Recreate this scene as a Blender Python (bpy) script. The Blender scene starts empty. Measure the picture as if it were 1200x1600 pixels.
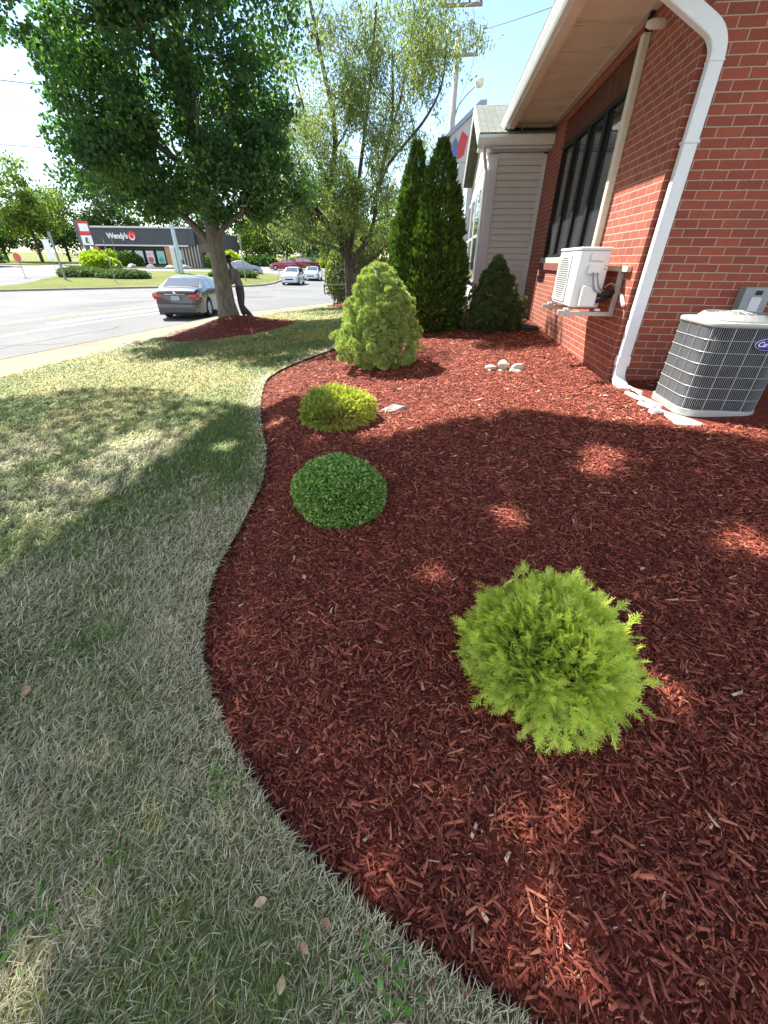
import bpy, math, numpy as np
from mathutils import Vector, Matrix, geometry
C=bpy.context.scene; COL=C.collection; PI=math.pi
rng=np.random.default_rng(11)
U=lambda a,b,n=None: rng.uniform(a,b,n)
# ---------------------------------------------------------------- camera
cam=bpy.data.objects.new('camera',bpy.data.cameras.new('camera')); COL.objects.link(cam); C.camera=cam
cam.data.sensor_width=36; cam.data.sensor_fit='HORIZONTAL'; cam.data.lens=630/1200*36
cam.data.clip_start=.05; cam.data.clip_end=3000
PITCH,ROLL,YAW=.558,.011,.1103
def cam_axes():
    f=Vector((-math.sin(YAW)*math.cos(PITCH),math.cos(YAW)*math.cos(PITCH),-math.sin(PITCH)))
    r=Vector((math.cos(YAW),math.sin(YAW),0)); u=r.cross(f)
    return r*math.cos(ROLL)+u*math.sin(ROLL), -r*math.sin(ROLL)+u*math.cos(ROLL), f
_r,_u,_f=cam_axes()
cam.matrix_world=Matrix(((_r.x,_u.x,-_f.x,0),(_r.y,_u.y,-_f.y,0),(_r.z,_u.z,-_f.z,1.15),(0,0,0,1)))
C.render.resolution_x=768; C.render.resolution_y=1024
# ---------------------------------------------------------------- sky, sun, exposure
SUN_EL=math.radians(49.5); SUN_AZ=math.radians(-48)      # azimuth from +Y, towards -X
SUN=np.array([math.sin(SUN_AZ)*math.cos(SUN_EL),math.cos(SUN_AZ)*math.cos(SUN_EL),math.sin(SUN_EL)])
W=bpy.data.worlds.new('World'); C.world=W; W.use_nodes=True
nt=W.node_tree; bg=nt.nodes['Background']
sky=nt.nodes.new('ShaderNodeTexSky'); sky.sky_type='NISHITA'; sky.sun_disc=False
sky.sun_elevation=SUN_EL; sky.sun_rotation=SUN_AZ; sky.air_density=1.0; sky.dust_density=.25; sky.ozone_density=1.6
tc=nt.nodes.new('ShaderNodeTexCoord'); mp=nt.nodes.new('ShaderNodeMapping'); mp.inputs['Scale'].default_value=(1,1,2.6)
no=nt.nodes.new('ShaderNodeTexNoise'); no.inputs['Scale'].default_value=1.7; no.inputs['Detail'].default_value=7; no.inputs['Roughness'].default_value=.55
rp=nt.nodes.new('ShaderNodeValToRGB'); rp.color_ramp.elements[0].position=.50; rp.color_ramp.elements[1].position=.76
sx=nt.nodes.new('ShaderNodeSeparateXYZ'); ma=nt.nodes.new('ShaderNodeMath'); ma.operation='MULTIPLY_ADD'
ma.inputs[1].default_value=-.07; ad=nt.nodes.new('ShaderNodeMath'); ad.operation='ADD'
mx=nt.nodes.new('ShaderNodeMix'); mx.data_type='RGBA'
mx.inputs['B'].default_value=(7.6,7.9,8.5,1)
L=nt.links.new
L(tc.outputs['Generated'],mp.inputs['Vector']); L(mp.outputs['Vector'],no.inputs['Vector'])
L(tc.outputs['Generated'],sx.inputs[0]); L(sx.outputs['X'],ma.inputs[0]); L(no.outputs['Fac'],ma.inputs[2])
my=nt.nodes.new('ShaderNodeMath'); my.operation='MULTIPLY_ADD'; my.inputs[1].default_value=-.20; L(sx.outputs['Y'],my.inputs[0]); L(ma.outputs[0],my.inputs[2]); L(my.outputs[0],rp.inputs['Fac']); L(sky.outputs['Color'],mx.inputs['A']); L(rp.outputs['Color'],mx.inputs['Factor'])  # Y term adds unseen bright clouds behind the camera as fill light
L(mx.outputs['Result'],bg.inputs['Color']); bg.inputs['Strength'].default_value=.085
sl=bpy.data.lights.new('sun','SUN'); sl.energy=5.0; sl.angle=math.radians(.53); sl.color=(1,.95,.86)
so=bpy.data.objects.new('sun',sl); COL.objects.link(so)
so.rotation_euler=Vector(SUN).to_track_quat('Z','Y').to_euler(); so.location=(0,0,30)
C.view_settings.view_transform='Standard'; C.view_settings.look='None'; C.view_settings.exposure=1.75; C.view_settings.gamma=1
C.render.engine='CYCLES'; C.cycles.max_bounces=6; C.cycles.transparent_max_bounces=4
# ---------------------------------------------------------------- material helpers
MATS={}
def _new(name):
    m=bpy.data.materials.new(name); m.use_nodes=True; n=m.node_tree
    return m,n,n.nodes['Principled BSDF'],n.links.new
def N(n,t,**k):
    x=n.nodes.new('ShaderNode'+t)
    for a,b in k.items():
        if a in x.inputs.keys() if isinstance(a,str) else False: x.inputs[a].default_value=b
        else: setattr(x,a,b)
    return x
def noise(n,scale,detail=4,rough=.6,coord='Object',stretch=None):
    t=n.nodes.new('ShaderNodeTexNoise'); t.inputs['Scale'].default_value=scale; t.inputs['Detail'].default_value=detail; t.inputs['Roughness'].default_value=rough
    c=n.nodes.new('ShaderNodeTexCoord')
    if stretch:
        m=n.nodes.new('ShaderNodeMapping'); m.inputs['Scale'].default_value=stretch
        n.links.new(c.outputs[coord],m.inputs['Vector']); n.links.new(m.outputs['Vector'],t.inputs['Vector'])
    else: n.links.new(c.outputs[coord],t.inputs['Vector'])
    return t
def ramp(n,fac,stops):
    r=n.nodes.new('ShaderNodeValToRGB'); e=r.color_ramp.elements
    while len(e)<len(stops): e.new(.5)
    for q,(p,c) in zip(e,stops): q.position=p; q.color=(*c,1) if len(c)==3 else c
    n.links.new(fac,r.inputs['Fac']); return r
def bump(n,b,height,strength=.4,dist=.01):
    q=n.nodes.new('ShaderNodeBump'); q.inputs['Strength'].default_value=strength; q.inputs['Distance'].default_value=dist
    n.links.new(height,q.inputs['Height']); n.links.new(q.outputs['Normal'],b.inputs['Normal'])
def mat(name,col,rough=.6,metal=0,var=.12,scale=6,bmp=0,bscale=60,spec=.5,coat=0,stretch=None,emis=None):
    """plain coloured surface with procedural mottling"""
    if name in MATS: return MATS[name]
    m,n,b,l=_new(name)
    t=noise(n,scale,5,.65,stretch=stretch)
    lo=[max(0,c*(1-var)) for c in col]; hi=[min(1,c*(1+var)) for c in col]
    r=ramp(n,t.outputs['Fac'],[(.3,lo),(.7,hi)]); l(r.outputs['Color'],b.inputs['Base Color'])
    b.inputs['Roughness'].default_value=rough; b.inputs['Metallic'].default_value=metal
    b.inputs['Specular IOR Level'].default_value=spec; b.inputs['Coat Weight'].default_value=coat
    if bmp:
        t2=noise(n,bscale,4); bump(n,b,t2.outputs['Fac'],bmp,.01)
    if emis: b.inputs['Emission Color'].default_value=(*emis,1); b.inputs['Emission Strength'].default_value=1
    MATS[name]=m; return m
def foliage(name,stops,trans=.3,rough=.55,tip=None,spec=.3,tcol=None):
    """leaf material driven by per-leaf attribute rnd and along-leaf attribute tip"""
    m,n,b,l=_new(name)
    a=n.nodes.new('ShaderNodeAttribute'); a.attribute_name='rnd'
    r=ramp(n,a.outputs['Fac'],stops); out=r.outputs['Color']
    if tip:
        a2=n.nodes.new('ShaderNodeAttribute'); a2.attribute_name='tip'
        mm=n.nodes.new('ShaderNodeMix'); mm.data_type='RGBA'; mm.inputs['B'].default_value=(*tip,1)
        pw=n.nodes.new('ShaderNodeMath'); pw.operation='MULTIPLY'; pw.inputs[1].default_value=.8
        l(a2.outputs['Fac'],pw.inputs[0]); l(pw.outputs[0],mm.inputs['Factor']); l(out,mm.inputs['A']); out=mm.outputs['Result']
    l(out,b.inputs['Base Color']); b.inputs['Roughness'].default_value=rough; b.inputs['Specular IOR Level'].default_value=spec
    tr=n.nodes.new('ShaderNodeBsdfTranslucent')
    g=n.nodes.new('ShaderNodeMix'); g.data_type='RGBA'; g.blend_type='MULTIPLY'; g.inputs['Factor'].default_value=1; g.inputs['B'].default_value=(*(tcol or (1.5,1.7,.7)),1)
    l(out,g.inputs['A']); l(g.outputs['Result'],tr.inputs['Color'])
    ms=n.nodes.new('ShaderNodeMixShader'); ms.inputs[0].default_value=trans
    l(b.outputs[0],ms.inputs[1]); l(tr.outputs[0],ms.inputs[2]); l(ms.outputs[0],n.nodes['Material Output'].inputs['Surface'])
    return m
def bark(name,c1,c2,scale=14):
    m,n,b,l=_new(name)
    t=noise(n,scale,6,.7,stretch=(1,1,.22)); r=ramp(n,t.outputs['Fac'],[(.35,c1),(.65,c2)])
    l(r.outputs['Color'],b.inputs['Base Color']); b.inputs['Roughness'].default_value=.95; bump(n,b,t.outputs['Fac'],1,.05); return m
def brick(name):
    m,n,b,l=_new(name)
    uv=n.nodes.new('ShaderNodeUVMap'); bt=n.nodes.new('ShaderNodeTexBrick')
    nz=n.nodes.new('ShaderNodeTexNoise'); nz.inputs['Scale'].default_value=9; nz.inputs['Detail'].default_value=3
    l(uv.outputs['UV'],nz.inputs['Vector'])
    vm=n.nodes.new('ShaderNodeVectorMath'); vm.operation='SCALE'; vm.inputs['Scale'].default_value=.006
    va=n.nodes.new('ShaderNodeVectorMath'); va.operation='ADD'
    l(nz.outputs['Color'],vm.inputs[0]); l(vm.outputs[0],va.inputs[0]); l(uv.outputs['UV'],va.inputs[1]); l(va.outputs[0],bt.inputs['Vector'])
    bt.inputs['Scale'].default_value=1; bt.inputs['Brick Width'].default_value=.2032; bt.inputs['Row Height'].default_value=.0677
    bt.inputs['Mortar Size'].default_value=.0046; bt.inputs['Mortar Smooth'].default_value=.25; bt.inputs['Bias'].default_value=0
    bt.inputs['Color1'].default_value=(.33,.076,.042,1); bt.inputs['Color2'].default_value=(.235,.054,.035,1); bt.inputs['Mortar'].default_value=(.42,.33,.24,1)
    t=noise(n,35,6,.7); mm=n.nodes.new('ShaderNodeMix'); mm.data_type='RGBA'; mm.blend_type='OVERLAY'; mm.inputs['Factor'].default_value=.35
    l(bt.outputs['Color'],mm.inputs['A']); l(t.outputs['Fac'],mm.inputs['B'])
    t3=noise(n,1.1,4,.6); r3=ramp(n,t3.outputs['Fac'],[(.3,(.85,.85,.87)),(.7,(1.1,1.08,1.05))])
    m3=n.nodes.new('ShaderNodeMix'); m3.data_type='RGBA'; m3.blend_type='MULTIPLY'; m3.inputs['Factor'].default_value=1
    l(mm.outputs['Result'],m3.inputs['A']); l(r3.outputs['Color'],m3.inputs['B'])
    l(m3.outputs['Result'],b.inputs['Base Color']); b.inputs['Roughness'].default_value=.85
    h=n.nodes.new('ShaderNodeMath'); h.operation='MULTIPLY_ADD'; h.inputs[1].default_value=-1.; 
    t2=noise(n,180,3,.6); s=n.nodes.new('ShaderNodeMath'); s.operation='MULTIPLY'; s.inputs[1].default_value=.35
    l(t2.outputs['Fac'],s.inputs[0]); l(bt.outputs['Fac'],h.inputs[0]); l(s.outputs[0],h.inputs[2]); bump(n,b,h.outputs[0],.8,.006)
    return m
def glass(name,tint=(.03,.035,.04)):
    if name in MATS: return MATS[name]
    m,n,b,l=_new(name); t=noise(n,1.2,2); r=ramp(n,t.outputs['Fac'],[(.3,tint),(.7,[c*1.3 for c in tint])])
    l(r.outputs['Color'],b.inputs['Base Color']); b.inputs['Roughness'].default_value=.03; b.inputs['Specular IOR Level'].default_value=1.0; b.inputs['IOR'].default_value=1.8
    MATS[name]=m; return m
# ---------------------------------------------------------------- mesh helpers
def link(name,me,parent=None):
    o=bpy.data.objects.new(name,me); COL.objects.link(o)
    if parent is not None: o.parent=parent
    return o
def big(name,V,F,m,parent=None,attrs=None,smooth=False,world=True,uv=None):
    """fast mesh from arrays; F is (k,3|4). world=True: V are world coords, made local to the unrotated parent"""
    V=np.asarray(V,np.float32).reshape(-1,3); F=np.asarray(F,np.int32)
    if world and parent is not None:
        L_=np.array(parent.location)
        if parent.parent is not None: L_=L_+np.array(parent.parent.location)
        V=V-L_.astype(np.float32)
    me=bpy.data.meshes.new(name); k=F.shape[1]
    me.vertices.add(len(V)); me.vertices.foreach_set('co',V.ravel())
    me.loops.add(F.size); me.loops.foreach_set('vertex_index',F.ravel())
    me.polygons.add(len(F)); me.polygons.foreach_set('loop_start',np.arange(0,F.size,k,dtype=np.int32))
    if smooth: me.polygons.foreach_set('use_smooth',np.ones(len(F),bool))
    me.update(calc_edges=True)
    for a,v in (attrs or {}).items():
        at=me.attributes.new(a,'FLOAT','POINT'); at.data.foreach_set('value',np.asarray(v,np.float32).ravel())
    if uv is not None:
        l=me.uv_layers.new(name='UVMap'); l.data.foreach_set('uv',np.asarray(uv,np.float32)[F.ravel()].ravel())
    me.materials.append(m); return link(name,me,parent)
class MB:
    def __init__(s): s.v=[]; s.f=[]
    def add(s,V,F):
        k=len(s.v); s.v+= [tuple(map(float,a)) for a in V]; s.f+=[tuple(i+k for i in f) for f in F]; return s
    def box(s,c,d,rz=0,M=None,tap=1.0):
        x,y,z=d[0]/2,d[1]/2,d[2]/2; P=[Vector((a*x*(tap if cc>0 else 1),b*y*(tap if cc>0 else 1),cc*z)) for cc in(-1,1) for b in(-1,1) for a in(-1,1)]
        R=M if M is not None else Matrix.Rotation(rz,3,'Z')
        s.add([R@p+Vector(c) for p in P],[(0,2,3,1),(4,5,7,6),(0,1,5,4),(2,6,7,3),(0,4,6,2),(1,3,7,5)]); return s
    def lohi(s,a,b): return s.box([(i+j)/2 for i,j in zip(a,b)],[abs(j-i) for i,j in zip(a,b)])
    def tube(s,pts,rad,n=8,cap=True):
        pts=[Vector(p) for p in pts]; R=rad if hasattr(rad,'__len__') else [rad]*len(pts); rings=[]; up=None
        for i,p in enumerate(pts):
            d=(pts[min(i+1,len(pts)-1)]-pts[max(i-1,0)]).normalized()
            if up is None: up=Vector((0,0,1)) if abs(d.z)<.9 else Vector((1,0,0))
            a=d.cross(up).normalized(); b=d.cross(a).normalized(); up=-b if False else up
            rings.append([p+(a*math.cos(t)+b*math.sin(t))*R[i] for t in [2*PI*k/n for k in range(n)]])
        V=[q for r in rings for q in r]; F=[(i*n+k,i*n+(k+1)%n,(i+1)*n+(k+1)%n,(i+1)*n+k) for i in range(len(pts)-1) for k in range(n)]
        if cap: F+=[tuple(range(n))[::-1],tuple((len(pts)-1)*n+k for k in range(n))]
        return s.add(V,F)
    def lathe(s,prof,c=(0,0,0),n=20,M=None):
        V=[]; 
        for r,z in prof:
            for k in range(n):
                v=Vector((r*math.cos(2*PI*k/n),r*math.sin(2*PI*k/n),z)); v=(M@v if M is not None else v)+Vector(c); V.append(v)
        F=[(i*n+k,i*n+(k+1)%n,(i+1)*n+(k+1)%n,(i+1)*n+k) for i in range(len(prof)-1) for k in range(n)]
        F+=[tuple(range(n))[::-1],tuple((len(prof)-1)*n+k for k in range(n))]
        return s.add(V,F)
    def extrude(s,poly,axis,a,b):
        """poly 2D in the plane normal to axis, from a to b"""
        def p3(u,v,w): return (w,u,v) if axis=='x' else ((u,w,v) if axis=='y' else (u,v,w))
        n=len(poly); V=[p3(u,v,a) for u,v in poly]+[p3(u,v,b) for u,v in poly]
        return s.add(V,[tuple(range(n)),tuple(range(2*n-1,n-1,-1))]+[(i,(i+1)%n,(i+1)%n+n,i+n) for i in range(n)])
    def build(s,name,m,parent=None,smooth=False,world=True,bevel=0,M=None,uvf=None,seg=2):
        off=Vector((0,0,0))
        if world and parent is not None:
            off=Vector(parent.location)
            if parent.parent is not None: off=off+Vector(parent.parent.location)
        V=[Vector(v) for v in s.v]
        if M is not None: V=[M@v for v in V]
        me=bpy.data.meshes.new(name); me.from_pydata([tuple(v-off) for v in V],[],s.f)
        if uvf:
            l=me.uv_layers.new(name='UVMap')
            for pl in me.polygons:
                for li in pl.loop_indices:
                    v=V[me.loops[li].vertex_index]; l.data[li].uv=uvf(v,pl.normal)
        import bmesh
        bm=bmesh.new(); bm.from_mesh(me)
        bmesh.ops.recalc_face_normals(bm,faces=bm.faces)
        if bevel: bmesh.ops.bevel(bm,geom=list(bm.edges),offset=bevel,segments=seg,affect='EDGES',profile=.5,clamp_overlap=True)
        bm.to_mesh(me); bm.free()
        if smooth: me.polygons.foreach_set('use_smooth',[True]*len(me.polygons))
        me.materials.append(m); o=link(name,me,parent)
        if smooth=='auto' or (smooth and bevel): 
            try: me.set_sharp_from_angle(angle=math.radians(35))
            except Exception: pass
        return o
def thing(name,label,cat,loc=(0,0,0),group=None,rz=0):
    o=bpy.data.objects.new(name,None); COL.objects.link(o); o.empty_display_size=.1
    o.location=loc; o.rotation_euler=(0,0,rz); o['label']=label; o['category']=cat
    if group: o['group']=group
    return o
def tag(o,label,cat,group=None,kind=None):
    o['label']=label; o['category']=cat
    if group: o['group']=group
    if kind: o['kind']=kind
    return o
def struct(o,label=None):
    o['kind']='structure'
    if label: o['label']=label
    return o
def vnoise(x,y,scale,seed=0):
    r=np.random.default_rng(seed).uniform(0,1,(64,64)); x=np.asarray(x)*scale+100.3; y=np.asarray(y)*scale+77.7
    i=np.floor(x).astype(int); j=np.floor(y).astype(int); u=x-i; v=y-j; u=u*u*(3-2*u); v=v*v*(3-2*v)
    g=lambda a,b: r[a%64,b%64]
    return (g(i,j)*(1-u)+g(i+1,j)*u)*(1-v)+(g(i,j+1)*(1-u)+g(i+1,j+1)*u)*v
def fbm(x,y,scale,seed=0,o=3): return sum(vnoise(x,y,scale*2**k,seed+k)*.5**k for k in range(o))/sum(.5**k for k in range(o))
def inpoly(x,y,P):
    x=np.asarray(x); y=np.asarray(y); c=np.zeros(x.shape,bool); n=len(P)
    for i in range(n):
        x1,y1=P[i]; x2,y2=P[(i+1)%n]
        if y1==y2: continue
        c^=((y1>y)!=(y2>y))&(x<(x2-x1)*(y-y1)/(y2-y1)+x1)
    return c
def distpoly(x,y,P,closed=False):
    x=np.asarray(x,float); y=np.asarray(y,float); d=np.full(x.shape,1e9); n=len(P)
    for i in range(n if closed else n-1):
        a=np.array(P[i]); b=np.array(P[(i+1)%n]); ab=b-a; L2=max(ab@ab,1e-9)
        t=np.clip(((x-a[0])*ab[0]+(y-a[1])*ab[1])/L2,0,1); d=np.minimum(d,np.hypot(x-a[0]-t*ab[0],y-a[1]-t*ab[1]))
    return d
def smooth_line(P,sub=6):
    P=[np.array(p,float) for p in P]; out=[]
    for i in range(len(P)-1):
        p0=P[max(i-1,0)];p1=P[i];p2=P[i+1];p3=P[min(i+2,len(P)-1)]
        for k in range(sub):
            t=k/sub; out.append(tuple(.5*((2*p1)+(-p0+p2)*t+(2*p0-5*p1+4*p2-p3)*t*t+(-p0+3*p1-3*p2+p3)*t**3)))
    out.append(tuple(P[-1])); return out
# ---------------------------------------------------------------- terrain
def sst(a,b,x):
    t=np.clip((np.asarray(x,float)-a)/(b-a),0,1); return t*t*(3-2*t)
YC=[-30,8,12,16.4,17.6,19.4,22.7,24.6,40]; XC=[-10.3,-9.26,-8.8,-8.3,-7.95,-7.14,-5.51,-4.27,6]
def xc(y): return np.interp(y,YC,XC)
MOUND=(-5.95,12.5,1.75,2.5)
def lawn(x,y):
    x=np.asarray(x,float); y=np.asarray(y,float); u=x-xc(y)
    return -.72+.075*np.maximum(np.minimum(u,14)-1.6,0)+.03*(np.clip(y,-3,12)-4.1)*sst(-4,2,x)
def road(x,y):
    x=np.asarray(x,float); y=np.asarray(y,float)
    d=(x+30)*-.59+(y-28.5)*.81
    return -.85-.01*np.clip(y-16,0,25)+.022*np.clip(d,0,60)*sst(-12,-22,x)
def zl(x,y): return float(lawn(x,y))
def zr(x,y): return float(road(x,y))
EDGE=smooth_line([(.62,-.3),(.42,.08),(.3,.18),(.13,.24),(-.13,.35),(-.39,.51),(-.65,.74),(-.83,.96),(-.93,1.14),(-1.05,1.49),(-1.09,1.83),(-1.15,2.31),(-1.22,2.65),(-1.4,3.15),(-1.7,3.81),(-2.06,4.75),(-2.34,5.75),(-2.24,6.66),(-1.96,7.4),(-1.7,8.3),(-1.6,9.3),(-1.3,10.6),(-.4,11.6),(.9,11.9)],4)
BED=EDGE+[(.93,10.21),(1.88,10.21),(1.88,4.73),(6.5,4.73),(6.5,-.3)]
def bedz(x,y):
    d=distpoly(x,y,EDGE); s=sst(0,.4,d)
    return lawn(x,y)-.035+.065*s+.02*(fbm(x,y,1.6,5)-.5)*s
def sheet(name,P,zf,m,step,parent=None,holes=(),extra=None,jit=.0,uvs=False):
    P=[tuple(p) for p in P]; xs=[p[0] for p in P]; ys=[p[1] for p in P]
    gx,gy=np.meshgrid(np.arange(min(xs),max(xs),step),np.arange(min(ys),max(ys),step)); gx=gx.ravel(); gy=gy.ravel()
    if jit: gx=gx+U(-jit,jit,gx.size); gy=gy+U(-jit,jit,gy.size)
    k=inpoly(gx,gy,P)&(distpoly(gx,gy,P,True)>step*.3)
    for h in holes: k&=~inpoly(gx,gy,h)&(distpoly(gx,gy,h,True)>step*.25)
    pts=list(P); E=[(i,(i+1)%len(P)) for i in range(len(P))]
    for h in holes:
        b=len(pts); pts+=list(h); E+=[(b+i,b+(i+1)%len(h)) for i in range(len(h))]
    pts+=list(zip(gx[k],gy[k]))
    if extra is not None: pts+=extra
    v,e,f,_,_,_=geometry.delaunay_2d_cdt([Vector(p) for p in pts],E,[],1 if False else 0,1e-5)
    V=np.array([(a.x,a.y) for a in v]); F=np.array(f); cx=V[F].mean(1)
    keep=inpoly(cx[:,0],cx[:,1],P)
    for h in holes: keep&=~inpoly(cx[:,0],cx[:,1],h)
    F=F[keep]; a=V[F[:,1]]-V[F[:,0]]; b=V[F[:,2]]-V[F[:,0]]; fl=(a[:,0]*b[:,1]-a[:,1]*b[:,0])<0; F[fl]=F[fl][:,::-1]
    return big(name,np.c_[V,zf(V[:,0],V[:,1])],F,m,parent,smooth=True)
# ---- ground materials
def ground_mat(name,stops,scale,fine=None,bmp=.5,bs=90,rough=.95,bd=.02):
    m,n,b,l=_new(name); t=noise(n,scale,8,.62); r=ramp(n,t.outputs['Fac'],stops); out=r.outputs['Color']
    if fine:
        t2=noise(n,fine,3,.7); r2=ramp(n,t2.outputs['Fac'],[(.3,(.55,.55,.55)),(.7,(1.5,1.5,1.5))])
        q=n.nodes.new('ShaderNodeMix'); q.data_type='RGBA'; q.blend_type='MULTIPLY'; q.inputs['Factor'].default_value=1
        l(out,q.inputs['A']); l(r2.outputs['Color'],q.inputs['B']); out=q.outputs['Result']
    l(out,b.inputs['Base Color']); b.inputs['Roughness'].default_value=rough; b.inputs['Specular IOR Level'].default_value=.2
    t3=noise(n,bs,4,.7); bump(n,b,t3.outputs['Fac'],bmp,bd); return m
M_thatch=ground_mat('lawn_thatch',[(.3,(.09,.11,.035)),(.5,(.17,.16,.06)),(.68,(.26,.22,.09))],1.4,55,.9,70)
M_grassfar=ground_mat('verge_grass',[(.3,(.095,.12,.02)),(.6,(.14,.155,.03)),(.75,(.19,.175,.05))],.5,14,.9,20,bd=.1)
M_soil=ground_mat('dark_soil',[(.3,(.05,.035,.025)),(.7,(.12,.09,.06))],3,60,.9,60)
M_mulchb=ground_mat('mulch_bed',[(.3,(.07,.014,.010)),(.5,(.15,.03,.020)),(.7,(.24,.052,.032))],26,120,1,70)
M_asph=ground_mat('worn_asphalt',[(.25,(.095,.098,.10)),(.5,(.13,.133,.135)),(.75,(.165,.165,.165))],.22,45,.35,120,.85,.008)
M_lot=ground_mat('pale_paving',[(.3,(.14,.14,.138)),(.7,(.19,.188,.185))],.3,30,.3,80,.85,.008)
M_conc=ground_mat('concrete',[(.3,(.17,.15,.11)),(.7,(.25,.22,.165))],1.2,90,.4,150,.9,.006)
M_kerb=ground_mat('kerb_concrete',[(.3,(.19,.165,.125)),(.7,(.28,.245,.19))],2.5,90,.4,150,.9,.006)
M_white=mat('white_paint_line',(.68,.68,.66),.7,var=.25,scale=9)
M_yel=mat('yellow_paint_line',(.62,.40,.09),.7,var=.3,scale=9)
# ---- base ground to the horizon
g=np.linspace(-1,1,61); gx=np.sign(g)*np.abs(g)**2.2*900; X_,Y_=np.meshgrid(gx,gx); Z_=np.full(X_.shape,-1.35)
dd=np.hypot(X_,Y_); Z_+=np.clip(dd-150,0,600)*.012
F_=np.array([(j*61+i,j*61+i+1,(j+1)*61+i+1,(j+1)*61+i) for j in range(60) for i in range(60)])
struct(big('ground',np.c_[X_.ravel(),Y_.ravel(),Z_.ravel()],F_,M_grassfar,smooth=True))
curb=[(float(xc(y)),y) for y in list(np.arange(-30,16,2))+list(np.arange(16,40,1.))]
def off(P,d):
    P=np.array(P); t=np.gradient(P,axis=0); t/=np.hypot(t[:,0],t[:,1])[:,None]; return [tuple(p) for p in P+np.c_[t[:,1],-t[:,0]]*d]
inner=off(curb,1.55); face=off(curb,.15)
LAWNP=inner+[(14,46),(14,-30)]
holes=[BED[:-2]+[(6.5,4.73),(6.5,-.3)]]
struct(sheet('lawn',LAWNP,lambda x,y:lawn(x,y)+0*x,M_thatch,.45,holes=[BED],jit=.08))
struct(sheet('mulch_bed',[(-0,0)] and off(EDGE,-.06)+BED[len(EDGE):],bedz,M_mulchb,.07,jit=.02))
struct(sheet('sidewalk',face+inner[::-1],lambda x,y:lawn(x,y)*0-.715,M_conc,1.0))
# kerb : a real step
kv=[];kf=[]
fo=off(curb,0)
for i,(a,b) in enumerate(zip(fo,face)):
    z0=zr(a[0],a[1])-.05
    kv+=[(a[0],a[1],z0),(a[0]+.02,a[1],-.725),(b[0],b[1],-.708),(b[0],b[1],-1.2)]
for i in range(len(fo)-1):
    for k in range(3): kf.append((i*4+k,i*4+4+k,i*4+5+k,i*4+1+k))
struct(big('kerb',kv,kf,M_kerb))
# asphalt everywhere beyond the kerb
ASP=off(curb,-.0)[::1]+[(6,46),(-8,70),(-10,130),(-95,130),(-95,-30)]
ISL=smooth_line([(-30.4,28.8),(-24.3,35.4),(-19.6,39),(-17.2,42.5),(-17.3,48),(-19.4,56.5),(-24,61),(-30,61.5),(-38.5,57.5),(-41,51),(-39.5,44),(-34.5,35.5),(-32.5,30.5),(-30.4,28.8)],4)[:-1]
struct(sheet('road',ASP,lambda x,y:road(x,y),M_asph,2.5,holes=[ISL]))
island=struct(sheet('grass_island',ISL,lambda x,y:road(x,y)+.13+.12*sst(0,5,distpoly(x,y,ISL,True)),M_grassfar,1.2))
# kerb ring of the island
kv=[];kf=[]
IS2=off(ISL+[ISL[0]],.0); 
n_=len(ISL)
cx_,cy_=np.mean(ISL,0)
for (a,b) in ISL:
    d=np.hypot(a-cx_,b-cy_); ux,uy=(a-cx_)/d,(b-cy_)/d; z=zr(a,b)
    kv+=[(a+ux*.2,b+uy*.2,z-.05),(a+ux*.18,b+uy*.18,z+.125),(a-ux*.02,b-uy*.02,z+.14),(a-ux*.02,b-uy*.02,z-.1)]
for i in range(n_):
    j=(i+1)%n_
    for k in range(3): kf.append((i*4+k,j*4+k,j*4+1+k,i*4+1+k))
struct(big('kerb',kv,kf,M_kerb))
def stripe(name,P,w,m,dz=.006):
    P=smooth_line(P,8); A=off(P,-w/2); B=off(P,w/2); V=[];F=[]
    for a,b in zip(A,B): V+=[(a[0],a[1],zr(*a)+dz),(b[0],b[1],zr(*b)+dz)]
    F=[(2*i,2*i+1,2*i+3,2*i+2) for i in range(len(A)-1)]
    return struct(big(name,V,F,m))
stripe('lane_line',[(-12.9,2),(-12.62,11.34),(-11.94,17.8),(-11.3,24)],.13,M_white)
stripe('lane_line',[(-13.35,14),(-12.9,18.5),(-12.5,22)],.5,mat('faded_paint_line',(.47,.46,.44),.7,var=.3,scale=6))
for q in (0,.22): stripe('centre_line',[(-15.9+q,2),(-15.04+q,13.7),(-14.11+q,21.2),(-13.2+q,29)],.11,M_yel)
stripe('lane_line',[(-23,12),(-21.2,19.7),(-16.6,25.1),(-12,27.5)],.16,mat('faded_paint_line',(.47,.46,.44),.7))
# parking-lot drive beyond the island (paler paving)
struct(sheet('parking_lot',[(-95,40),(-44,40),(-42.5,47),(-41,55),(-38.5,60),(-30,63.5),(-22,64),(-20,70),(-20,110),(-95,110)],lambda x,y:road(x,y)+.008,M_lot,3))
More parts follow.
